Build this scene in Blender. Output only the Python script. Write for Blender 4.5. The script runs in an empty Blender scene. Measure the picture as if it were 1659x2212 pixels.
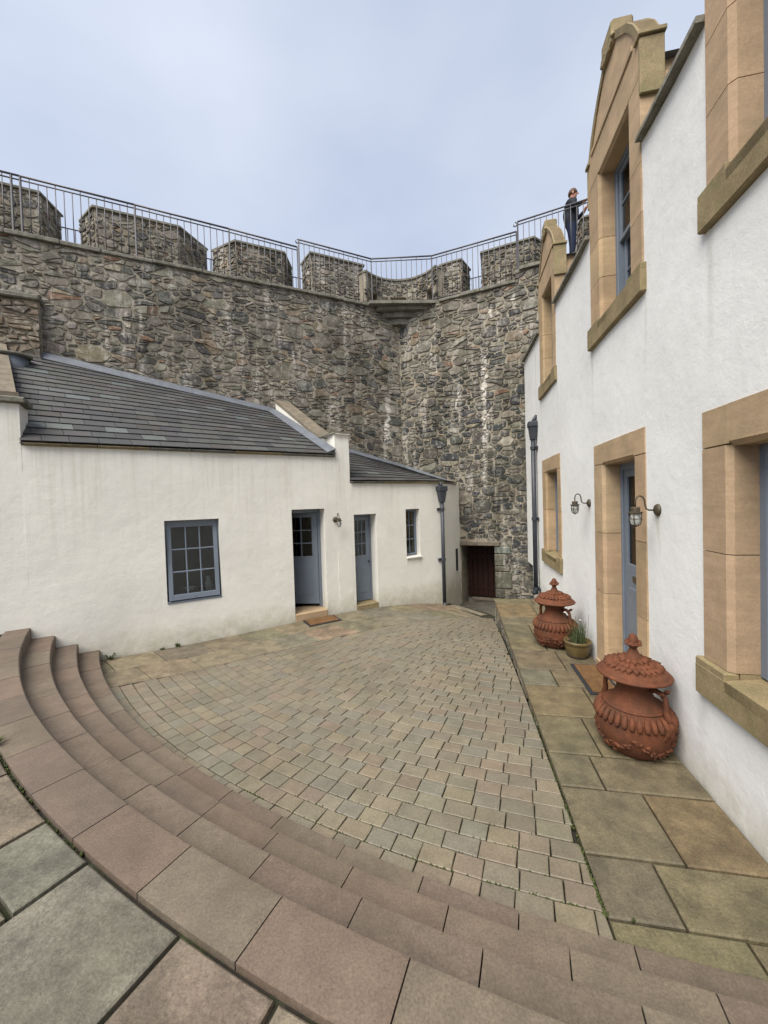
import bpy, bmesh, math, random
import numpy as np
from mathutils import Vector, Matrix, noise
random.seed(7)
RND = random.random
U = random.uniform

# ------------------------------------------------------------------ camera, sky, sun, exposure
scene = bpy.context.scene
PITCH, ROLL = 0.024, 0.030
cam_d = bpy.data.cameras.new("camera"); cam = bpy.data.objects.new("camera", cam_d)
scene.collection.objects.link(cam); scene.camera = cam
cam_d.sensor_fit = 'VERTICAL'; cam_d.sensor_height = 36.0; cam_d.lens = 36.0 * 831.0 / 2212.0
cam_d.clip_start = 0.02; cam_d.clip_end = 3000
_f = Vector((0, math.cos(PITCH), -math.sin(PITCH))); _u0 = Vector((0, math.sin(PITCH), math.cos(PITCH))); _r0 = Vector((1, 0, 0))
_r = _r0 * math.cos(ROLL) - _u0 * math.sin(ROLL); _u = _r0 * math.sin(ROLL) + _u0 * math.cos(ROLL)
cam.matrix_world = Matrix(((_r.x, _u.x, -_f.x, 0), (_r.y, _u.y, -_f.y, 0), (_r.z, _u.z, -_f.z, 0), (0, 0, 0, 1)))

SUN_EL, SUN_AZ = math.radians(56), math.atan2(-0.62, -0.785)     # azimuth measured from +Y towards +X
world = bpy.data.worlds.new("World"); scene.world = world; world.use_nodes = True
wn = world.node_tree; wn.nodes.clear()
w_out = wn.nodes.new('ShaderNodeOutputWorld'); w_bg = wn.nodes.new('ShaderNodeBackground')
sky = wn.nodes.new('ShaderNodeTexSky'); sky.sky_type = 'NISHITA'; sky.sun_disc = False
sky.sun_elevation = SUN_EL; sky.sun_rotation = SUN_AZ; sky.dust_density = 4.0; sky.air_density = 1.0; sky.ozone_density = 1.0
tc = wn.nodes.new('ShaderNodeTexCoord'); mp = wn.nodes.new('ShaderNodeMapping'); mp.inputs['Scale'].default_value = (1.1, 1.1, 2.2)
cn = wn.nodes.new('ShaderNodeTexNoise'); cn.inputs['Scale'].default_value = 1.3; cn.inputs['Detail'].default_value = 5; cn.inputs['Roughness'].default_value = 0.45
cr = wn.nodes.new('ShaderNodeValToRGB')
cr.color_ramp.elements[0].position = 0.34; cr.color_ramp.elements[0].color = (0.50, 0.565, 0.715, 1)
cr.color_ramp.elements[1].position = 0.70; cr.color_ramp.elements[1].color = (0.80, 0.85, 0.94, 1)
sc = wn.nodes.new('ShaderNodeVectorMath'); sc.operation = 'SCALE'; sc.inputs['Scale'].default_value = 2.45
mx = wn.nodes.new('ShaderNodeMix'); mx.data_type = 'RGBA'; mx.inputs[0].default_value = 0.86
L = wn.links.new
L(tc.outputs['Generated'], mp.inputs['Vector']); L(mp.outputs['Vector'], cn.inputs['Vector']); L(cn.outputs['Fac'], cr.inputs['Fac'])
L(cr.outputs['Color'], sc.inputs[0]); L(sky.outputs['Color'], mx.inputs[6]); L(sc.outputs['Vector'], mx.inputs[7])
L(mx.outputs[2], w_bg.inputs['Color']); w_bg.inputs['Strength'].default_value = 0.10; L(w_bg.outputs[0], w_out.inputs['Surface'])

sun_d = bpy.data.lights.new("sun", 'SUN'); sun = bpy.data.objects.new("sun", sun_d); scene.collection.objects.link(sun)
sun_d.energy = 1.5; sun_d.angle = math.radians(48); sun_d.color = (1.0, 0.965, 0.90)
_sd = Vector((math.sin(SUN_AZ) * math.cos(SUN_EL), math.cos(SUN_AZ) * math.cos(SUN_EL), math.sin(SUN_EL)))
sun.rotation_euler = _sd.to_track_quat('Z', 'Y').to_euler()
vs = scene.view_settings; vs.view_transform = 'Standard'; vs.look = 'None'; vs.gamma = 1; vs.use_curve_mapping = False
vs.exposure = 2.02
scene.cycles.use_denoising = True
scene.cycles.max_bounces = 8; scene.cycles.transparent_max_bounces = 16

# ------------------------------------------------------------------ helpers
COL = scene.collection
def link(o, parent=None):
    COL.objects.link(o)
    if parent is not None: o.parent = parent
    return o
def tag(o, label=None, cat=None, group=None, kind=None):
    if label: o['label'] = label
    if cat: o['category'] = cat
    if group: o['group'] = group
    if kind: o['kind'] = kind
    return o
def empty(name, loc=(0, 0, 0), parent=None):
    o = bpy.data.objects.new(name, None); o.empty_display_size = 0.1; o.location = loc
    return link(o, parent)

class MB:
    """collects polygons; each vertex carries a tint"""
    def __init__(s): s.v = []; s.f = []; s.c = []
    def add(s, vs, fs, tint=(1, 1, 1)):
        b = len(s.v); s.v += [tuple(p) for p in vs]; s.f += [[b + i for i in f] for f in fs]; s.c += [tint] * len(vs)
    def hexa(s, p, tint=(1, 1, 1)):       # 8 points: bottom 0-3, top 4-7
        s.add(p, [(3, 2, 1, 0), (4, 5, 6, 7), (0, 1, 5, 4), (1, 2, 6, 5), (2, 3, 7, 6), (3, 0, 4, 7)], tint)
    def box(s, F, s0, s1, w0, w1, z0, z1, tint=(1, 1, 1)):
        s.hexa([F(s0, w0, z0), F(s1, w0, z0), F(s1, w1, z0), F(s0, w1, z0), F(s0, w0, z1), F(s1, w0, z1), F(s1, w1, z1), F(s0, w1, z1)], tint)
    def bbox(s, F, s0, s1, w0, w1, z0, z1, b=0.01, tint=(1, 1, 1)):   # box chamfered all round
        pts = []; fs = []
        cs = [(s0, s1), (w0, w1), (z0, z1)]
        idx = {}
        for ax in range(3):
            for i in (0, 1):
                for j in (0, 1):
                    for k in (0, 1):
                        c = [cs[0][i], cs[1][j], cs[2][k]]
                        for a2, bit in zip(range(3), (i, j, k)):
                            if a2 != ax: c[a2] += b if bit == 0 else -b
                        idx[(ax, i, j, k)] = len(pts); pts.append(F(*c))
        def g(ax, i, j, k): return idx[(ax, i, j, k)]
        for i in (0, 1): fs.append([g(0, i, 0, 0), g(0, i, 1, 0), g(0, i, 1, 1), g(0, i, 0, 1)])
        for j in (0, 1): fs.append([g(1, 0, j, 0), g(1, 1, j, 0), g(1, 1, j, 1), g(1, 0, j, 1)])
        for k in (0, 1): fs.append([g(2, 0, 0, k), g(2, 1, 0, k), g(2, 1, 1, k), g(2, 0, 1, k)])
        for i in (0, 1):
            for j in (0, 1): fs.append([g(0, i, j, 0), g(0, i, j, 1), g(1, i, j, 1), g(1, i, j, 0)])
            for k in (0, 1): fs.append([g(0, i, 0, k), g(0, i, 1, k), g(2, i, 1, k), g(2, i, 0, k)])
        for j in (0, 1):
            for k in (0, 1): fs.append([g(1, 0, j, k), g(1, 1, j, k), g(2, 1, j, k), g(2, 0, j, k)])
        for i in (0, 1):
            for j in (0, 1):
                for k in (0, 1): fs.append([g(0, i, j, k), g(1, i, j, k), g(2, i, j, k)])
        s.add(pts, fs, tint)
    def prism(s, lo, hi, tint=(1, 1, 1)):  # two matching outlines
        n = len(lo)
        s.add(list(lo) + list(hi), [list(range(n))[::-1], list(range(n, 2 * n))] + [(i, (i + 1) % n, n + (i + 1) % n, n + i) for i in range(n)], tint)
    def tube(s, path, r, n=8, tint=(1, 1, 1), cap=True):
        path = [Vector(p) for p in path]; rs = r if isinstance(r, (list, tuple)) else [r] * len(path)
        rings = []; up = None
        for i, p in enumerate(path):
            t = (path[min(i + 1, len(path) - 1)] - path[max(i - 1, 0)]).normalized()
            if up is None:
                up = Vector((0, 0, 1)) if abs(t.z) < 0.9 else Vector((1, 0, 0))
            a = t.cross(up)
            if a.length < 1e-4: a = t.cross(Vector((0, 1, 0)))
            a.normalize(); b2 = a.cross(t).normalized(); up = b2
            rings.append([p + (a * math.cos(2 * math.pi * k / n) + b2 * math.sin(2 * math.pi * k / n)) * rs[i] for k in range(n)])
        vs_ = [q for rg in rings for q in rg]; fs = []
        for i in range(len(rings) - 1):
            for k in range(n): fs.append((i * n + k, i * n + (k + 1) % n, (i + 1) * n + (k + 1) % n, (i + 1) * n + k))
        if cap: fs += [list(range(n))[::-1], list(range((len(rings) - 1) * n, len(rings) * n))]
        s.add(vs_, fs, tint)
    def lathe(s, prof, n=32, c=(0, 0, 0), tint=(1, 1, 1), wob=None):
        vs_ = []; fs = []
        for (r, z) in prof:
            for k in range(n):
                a = 2 * math.pi * k / n; rr = r if wob is None else wob(r, z, a)
                vs_.append((c[0] + rr * math.cos(a), c[1] + rr * math.sin(a), c[2] + z))
        for i in range(len(prof) - 1):
            for k in range(n): fs.append((i * n + k, i * n + (k + 1) % n, (i + 1) * n + (k + 1) % n, (i + 1) * n + k))
        fs += [list(range(n))[::-1], list(range((len(prof) - 1) * n, len(prof) * n))]
        s.add(vs_, fs, tint)
    def mesh(s, name, fix=True):
        me = bpy.data.meshes.new(name); me.from_pydata(s.v, [], s.f); me.validate()
        if len(me.vertices) == len(s.c):
            ca = me.color_attributes.new('tint', 'FLOAT_COLOR', 'POINT')
            ca.data.foreach_set('color', [x for c in s.c for x in (c[0], c[1], c[2], 1.0)])
        if fix:
            bm = bmesh.new(); bm.from_mesh(me); bmesh.ops.recalc_face_normals(bm, faces=bm.faces); bm.to_mesh(me); bm.free()
        return me
    def build(s, name, mat, parent=None, smooth=False, fix=True):
        me = s.mesh(name, fix); me.materials.append(mat)
        if smooth: me.shade_smooth()
        o = bpy.data.objects.new(name, me)
        return link(o, parent)

def smooth_angle(o, deg=40):
    me = o.data; me.shade_smooth()
    bm = bmesh.new(); bm.from_mesh(me); ca = math.radians(deg)
    for e in bm.edges:
        e.smooth = not (len(e.link_faces) == 2 and e.calc_face_angle(0) > ca)
    bm.to_mesh(me); bm.free()
    return o

def frame(o, u, out):
    o = Vector((o[0], o[1], 0)); u = Vector((u[0], u[1], 0)).normalized(); out = Vector((out[0], out[1], 0)).normalized()
    def F(s, w, z): return o + u * s + out * w + Vector((0, 0, z))
    F.o, F.u, F.n = o, u, out
    return F
_he = Vector((0.195, 1, 0)).normalized()
HF = frame((1.62, 0), _he, (-_he.y, _he.x))                 # house wall: s along, w out into the yard
CF = frame((-1.63, 6.85), (.8565, .5162), (.5162, -.8565))  # cottages' front wall
_ln = Vector((-.457, 1, 0)).normalized()
LF = frame((0, 10.284), (_ln.y, -_ln.x), -_ln)              # castle wall, long run
_rd = Vector((.91, -.414, 0)).normalized()
RF = frame((1.6, 10.06), _rd, (_rd.y, -_rd.x))              # castle wall, short run with the low door
def WF(x, y, z): return Vector((x, y, z))
def sheared(F, k, z1):       # leans out below z1
    return lambda s, w, z: F(s, w + (z1 - z) * k, z)
def swung(F, k, sh):         # swings inwards away from hinge line sh
    return lambda s, w, z: F(s, w - abs(sh - s) * k, z)
C0 = Vector((4.25, 11.35, 0))
def pol(R, deg, z): a = math.radians(deg); return Vector((C0.x + R * math.cos(a), C0.y + R * math.sin(a), z))

# courtyard level: quadratic surface through measured heights
_pts = []
for t in (-2.8, -1.5, 0, 1.2, 2.3): p = CF(t, 0, 0); _pts.append((p.x, p.y, -2.10, 1))
p = CF(3.39, 0, 0); _pts.append((p.x, p.y, -2.34, 1))
for s_, z_ in ((1.7, -1.995), (2.4, -1.998), (3.4, -2.03), (4.36, -2.09), (5.4, -2.19), (6.42, -2.28), (7.3, -2.34)):
    p = HF(s_, .95, 0); _pts.append((p.x, p.y, z_, 1))
for a_, z_ in ((224, -2.1), (232, -2.09), (240, -2.06), (246, -2.02), (250, -1.995)): p = pol(10.15, a_, 0); _pts.append((p.x, p.y, z_, 1))
_pts.append((1.0, 7.2, -2.2, 1)); _pts.append((0, 5, -2.10, 1)); _pts.append((1.75, 8.6, -2.42, 1))
_A = np.array([[1, x, y, x * x, x * y, y * y, x ** 3, y ** 3, x * x * y, x * y * y] for x, y, z, w in _pts]); _b = np.array([z for x, y, z, w in _pts])
_q = np.linalg.solve(_A.T @ _A + 1e-3 * np.eye(10), _A.T @ _b)
def gz(x, y):
    return float(_q @ np.array([1, x, y, x * x, x * y, y * y, x ** 3, y ** 3, x * x * y, x * y * y]))

# ------------------------------------------------------------------ materials
def newmat(name):
    m = bpy.data.materials.new(name); m.use_nodes = True; nt = m.node_tree
    b = nt.nodes['Principled BSDF']; return m, nt, b
def N(nt, t, **kw):
    n = nt.nodes.new(t)
    for k, v in kw.items(): setattr(n, k, v)
    return n
def noise_n(nt, vec, scale, detail=5, rough=.55):
    n = N(nt, 'ShaderNodeTexNoise'); n.inputs['Scale'].default_value = scale; n.inputs['Detail'].default_value = detail; n.inputs['Roughness'].default_value = rough
    nt.links.new(vec, n.inputs['Vector']); return n.outputs['Fac']
def ramp(nt, fac, stops):
    r = N(nt, 'ShaderNodeValToRGB'); e = r.color_ramp.elements
    while len(e) < len(stops): e.new(0.5)
    for el, (p, c) in zip(e, stops):
        el.position = p; el.color = (c, c, c, 1) if not isinstance(c, (tuple, list)) else (*c, 1)
    nt.links.new(fac, r.inputs['Fac']); return r.outputs['Color']
def mixc(nt, fac, a, b, mode='MIX'):
    m = N(nt, 'ShaderNodeMix', data_type='RGBA', blend_type=mode)
    for i, v in ((0, fac), (6, a), (7, b)):
        if hasattr(v, 'is_linked'): nt.links.new(v, m.inputs[i])
        elif i == 0: m.inputs[0].default_value = v
        else: m.inputs[i].default_value = (*v, 1)
    return m.outputs[2]
def mathn(nt, op, a, b=None):
    m = N(nt, 'ShaderNodeMath', operation=op)
    for i, v in ((0, a), (1, b)):
        if v is None: continue
        if hasattr(v, 'is_linked'): nt.links.new(v, m.inputs[i])
        else: m.inputs[i].default_value = v
    return m.outputs[0]
def coords(nt, scale=(1, 1, 1)):
    g = N(nt, 'ShaderNodeTexCoord'); mp_ = N(nt, 'ShaderNodeMapping'); mp_.inputs['Scale'].default_value = scale
    nt.links.new(g.outputs['Object'], mp_.inputs['Vector']); return mp_.outputs['Vector']
def bumpn(nt, b, h, strength, dist):
    bn = N(nt, 'ShaderNodeBump'); bn.inputs['Strength'].default_value = strength; bn.inputs['Distance'].default_value = dist
    nt.links.new(h, bn.inputs['Height']); nt.links.new(bn.outputs['Normal'], b.inputs['Normal'])
def M(name, base=None, var=.25, scale=5, fine=60, finevar=.15, rough=.85, bump=.35, bdist=.01, bscale=35, spec=.3, stain=None, metal=0, mul=False, bed=0, mott=None):
    """general surface: base colour (or the piece's tint) varied by two noises, with relief"""
    m, nt, b = newmat(name); v = coords(nt)
    if base is None:
        at = N(nt, 'ShaderNodeAttribute', attribute_name='tint'); c = at.outputs['Color']
    else:
        c = mixc(nt, 0.0, base, base)
        if mul:
            at = N(nt, 'ShaderNodeAttribute', attribute_name='tint'); c = mixc(nt, 1.0, c, at.outputs['Color'], 'MULTIPLY')
    if bed:
        vb = coords(nt, (1.2, 1.2, 11)); c = mixc(nt, 1.0, c, ramp(nt, noise_n(nt, vb, 2.2, 5, .6), [(.28, 1 - bed), (.72, 1 + bed)]), 'MULTIPLY')
    n1 = noise_n(nt, v, scale, 6, .6); n2 = noise_n(nt, v, fine, 3, .6)
    c = mixc(nt, 1.0, c, ramp(nt, n1, [(.25, 1 - var), (.75, 1 + var)]), 'MULTIPLY')
    c = mixc(nt, 1.0, c, ramp(nt, n2, [(.25, 1 - finevar), (.75, 1 + finevar)]), 'MULTIPLY')
    if mott:
        c = mixc(nt, 1.0, c, ramp(nt, noise_n(nt, v, mott[0], 10, .75), [(.40, mott[1]), (.60, mott[2])]), 'MULTIPLY')
    if stain:                           # (colour, scale, lo, hi, strength)
        n3 = noise_n(nt, v, stain[1], 6, .65); f = ramp(nt, n3, [(stain[2], 0.0), (stain[3], stain[4])])
        c = mixc(nt, f, c, stain[0])
    nt.links.new(c, b.inputs['Base Color'])
    b.inputs['Roughness'].default_value = rough; b.inputs['Specular IOR Level'].default_value = spec; b.inputs['Metallic'].default_value = metal
    if bump: bumpn(nt, b, mathn(nt, 'ADD', noise_n(nt, v, bscale, 8, .65), mathn(nt, 'MULTIPLY', n1, .6)), bump, bdist)
    return m

def plaster(name, base, dirt, streak, streak_z, dirt_z, drips=()):
    m, nt, b = newmat(name); v = coords(nt)
    geo = N(nt, 'ShaderNodeNewGeometry'); sx = N(nt, 'ShaderNodeSeparateXYZ'); nt.links.new(geo.outputs['Position'], sx.inputs[0])
    c = mixc(nt, 1.0, base, ramp(nt, noise_n(nt, v, 1.1, 5, .6), [(.3, .93), (.7, 1.03)]), 'MULTIPLY')
    c = mixc(nt, 1.0, c, ramp(nt, noise_n(nt, v, 7, 6, .65), [(.3, .965), (.7, 1.02)]), 'MULTIPLY')
    # thin run-off streaks hanging from the eave
    vs_ = coords(nt, (9, 9, .35)); st = ramp(nt, noise_n(nt, vs_, 1.6, 4, .6), [(.5, 0.0), (.72, 1.0)])
    mr = N(nt, 'ShaderNodeMapRange'); mr.inputs['From Min'].default_value = streak_z[0]; mr.inputs['From Max'].default_value = streak_z[1]
    nt.links.new(sx.outputs['Z'], mr.inputs['Value'])
    c = mixc(nt, mathn(nt, 'MULTIPLY', mathn(nt, 'MULTIPLY', st, mr.outputs[0]), .55), c, streak)
    rag = ramp(nt, noise_n(nt, v, 7, 5, .7), [(.38, 0.0), (.62, 1.0)])
    wig = mathn(nt, 'MULTIPLY', mathn(nt, 'SUBTRACT', noise_n(nt, v, 3, 4, .6), .5), .10)
    for (F, s0, hw, zt, zb, k_) in drips:
        dt = N(nt, 'ShaderNodeVectorMath', operation='DOT_PRODUCT'); nt.links.new(geo.outputs['Position'], dt.inputs[0]); dt.inputs[1].default_value = F.u
        d0 = mathn(nt, 'ABSOLUTE', mathn(nt, 'ADD', mathn(nt, 'SUBTRACT', dt.outputs['Value'], F.o.dot(F.u) + s0), wig))
        band = N(nt, 'ShaderNodeMapRange', interpolation_type='SMOOTHSTEP'); band.inputs['From Min'].default_value = hw; band.inputs['From Max'].default_value = 0.0; nt.links.new(d0, band.inputs['Value'])
        up = N(nt, 'ShaderNodeMapRange'); up.inputs['From Min'].default_value = zt + .02; up.inputs['From Max'].default_value = zt; nt.links.new(sx.outputs['Z'], up.inputs['Value'])
        dn = N(nt, 'ShaderNodeMapRange'); dn.inputs['From Min'].default_value = zb; dn.inputs['From Max'].default_value = zt; nt.links.new(sx.outputs['Z'], dn.inputs['Value'])
        f = mathn(nt, 'MULTIPLY', mathn(nt, 'MULTIPLY', band.outputs[0], mathn(nt, 'ADD', mathn(nt, 'MULTIPLY', rag, .7), .3)), mathn(nt, 'MULTIPLY', up.outputs[0], dn.outputs[0]))
        c = mixc(nt, mathn(nt, 'MULTIPLY', f, k_), c, (.33, .315, .25))
    # patched and weathered areas
    pt = ramp(nt, noise_n(nt, v, .9, 3, .5), [(.50, 0.0), (.53, 1.0)])
    c = mixc(nt, mathn(nt, 'MULTIPLY', pt, .04), c, (.55, .55, .52))
    sp = ramp(nt, noise_n(nt, v, 26, 3, .6), [(.70, 0.0), (.76, 1.0)])
    c = mixc(nt, mathn(nt, 'MULTIPLY', sp, .10), c, (.34, .33, .28))
    # splash-back dirt with a ragged edge at the foot of the wall
    md = N(nt, 'ShaderNodeMapRange'); md.inputs['From Min'].default_value = dirt_z[1]; md.inputs['From Max'].default_value = dirt_z[0]
    nt.links.new(sx.outputs['Z'], md.inputs['Value'])
    f = ramp(nt, mathn(nt, 'MULTIPLY', md.outputs[0], mathn(nt, 'ADD', noise_n(nt, v, 5, 7, .7), .12)), [(.22, 0.0), (.62, .75)])
    c = mixc(nt, f, c, dirt)
    nt.links.new(c, b.inputs['Base Color']); b.inputs['Roughness'].default_value = .92; b.inputs['Specular IOR Level'].default_value = .2
    h = mathn(nt, 'ADD', mathn(nt, 'MULTIPLY', noise_n(nt, v, 6, 5, .6), 1.8), mathn(nt, 'MULTIPLY', noise_n(nt, v, 60, 6, .75), .55))
    bumpn(nt, b, h, .42, .010)
    return m

def rubble_mat(name, base=None):
    """rubble: tinted stone or mortar with grain, lime runs and moss"""
    m, nt, b = newmat(name); v = coords(nt)
    if base is None:
        at = N(nt, 'ShaderNodeAttribute', attribute_name='tint'); c = at.outputs['Color']
    else: c = mixc(nt, 0.0, base, base)
    n1 = noise_n(nt, v, 9, 7, .65)
    c = mixc(nt, 1.0, c, ramp(nt, n1, [(.25, .6), (.75, 1.4)]), 'MULTIPLY')
    c = mixc(nt, 1.0, c, ramp(nt, noise_n(nt, v, 55, 4, .7), [(.3, .75), (.7, 1.25)]), 'MULTIPLY')
    # lichen blotches
    f = ramp(nt, noise_n(nt, v, 9, 6, .75), [(.52, 0.0), (.66, .75)])
    c = mixc(nt, f, c, (.32, .30, .255))
    # lime runs down the face
    vv = coords(nt, (3.1, 3.1, .30)); f1 = noise_n(nt, vv, 1.9, 5, .62)
    f2 = ramp(nt, noise_n(nt, v, .55, 2, .5), [(.38, 0.0), (.54, 1.0)])
    f3 = ramp(nt, noise_n(nt, v, 16, 4, .7), [(.40, 0.0), (.55, 1.0)])
    f = mathn(nt, 'MULTIPLY', mathn(nt, 'MULTIPLY', ramp(nt, f1, [(.54, 0.0), (.63, 1.0)]), f2), f3)
    c = mixc(nt, mathn(nt, 'MULTIPLY', f, .6), c, (.56, .52, .46))
    geo = N(nt, 'ShaderNodeNewGeometry'); sx = N(nt, 'ShaderNodeSeparateXYZ'); nt.links.new(geo.outputs['Position'], sx.inputs[0])
    wig = mathn(nt, 'MULTIPLY', mathn(nt, 'SUBTRACT', noise_n(nt, geo.outputs['Position'], 2.6, 6, .65), .5), .42)
    rag = ramp(nt, noise_n(nt, geo.outputs['Position'], 11, 5, .7), [(.40, 0.0), (.52, 1.0)])
    for (F, s0, hw, zt, zb) in ((RF, 1.08, .085, 3.75, .15), (RF, .65, .05, 3.7, 3.1), (RF, .39, .05, 3.0, 2.2), (RF, 1.30, .07, 4.9, 4.3), (RF, 1.82, .06, 5.0, 4.4), (LF, .19, .11, 3.0, 1.5), (LF, -2.3, .05, 3.8, 3.2), (LF, -1.4, .10, 2.6, 1.9)):
        dt = N(nt, 'ShaderNodeVectorMath', operation='DOT_PRODUCT'); nt.links.new(geo.outputs['Position'], dt.inputs[0]); dt.inputs[1].default_value = F.u
        d0 = mathn(nt, 'ABSOLUTE', mathn(nt, 'ADD', mathn(nt, 'SUBTRACT', dt.outputs['Value'], F.o.dot(F.u) + s0), wig))
        band = N(nt, 'ShaderNodeMapRange', interpolation_type='SMOOTHSTEP'); band.inputs['From Min'].default_value = hw; band.inputs['From Max'].default_value = hw * .3; nt.links.new(d0, band.inputs['Value'])
        up = N(nt, 'ShaderNodeMapRange'); up.inputs['From Min'].default_value = zt; up.inputs['From Max'].default_value = zt - .25; nt.links.new(sx.outputs['Z'], up.inputs['Value'])
        dn = N(nt, 'ShaderNodeMapRange'); dn.inputs['From Min'].default_value = zb; dn.inputs['From Max'].default_value = zb + .3; nt.links.new(sx.outputs['Z'], dn.inputs['Value'])
        f = mathn(nt, 'MULTIPLY', mathn(nt, 'MULTIPLY', band.outputs[0], rag), mathn(nt, 'MULTIPLY', up.outputs[0], dn.outputs[0]))
        c = mixc(nt, mathn(nt, 'MULTIPLY', f, .85), c, (.60, .56, .50))
    # damp tide marks
    vd = coords(nt, (1.0, 1.0, .35)); fd_ = ramp(nt, noise_n(nt, vd, 1.5, 5, .6), [(.47, 0.0), (.60, 1.0)])
    c = mixc(nt, 1.0, c, mixc(nt, fd_, (1, 1, 1), (.62, .62, .60)), 'MULTIPLY')
    # moss
    f = mathn(nt, 'MULTIPLY', ramp(nt, noise_n(nt, v, 2.1, 6, .7), [(.60, 0.0), (.72, 1.0)]), .45)
    c = mixc(nt, f, c, (.055, .062, .028))
    nt.links.new(c, b.inputs['Base Color']); b.inputs['Roughness'].default_value = .9; b.inputs['Specular IOR Level'].default_value = .25
    h = mathn(nt, 'ADD', noise_n(nt, v, 14, 9, .7), mathn(nt, 'MULTIPLY', noise_n(nt, v, 70, 5, .7), .3))
    bumpn(nt, b, h, .7, .025)
    return m

def glass_mat():
    m = bpy.data.materials.new('window_glass'); m.use_nodes = True; nt = m.node_tree; nt.nodes.clear()
    o = N(nt, 'ShaderNodeOutputMaterial'); mi = N(nt, 'ShaderNodeMixShader'); tr = N(nt, 'ShaderNodeBsdfTransparent'); gl = N(nt, 'ShaderNodeBsdfGlossy')
    fr = N(nt, 'ShaderNodeFresnel'); fr.inputs['IOR'].default_value = 1.45; tr.inputs['Color'].default_value = (.80, .84, .82, 1); gl.inputs['Roughness'].default_value = .03
    nt.links.new(fr.outputs[0], mi.inputs[0]); nt.links.new(tr.outputs[0], mi.inputs[1]); nt.links.new(gl.outputs[0], mi.inputs[2]); nt.links.new(mi.outputs[0], o.inputs['Surface'])
    return m

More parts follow.
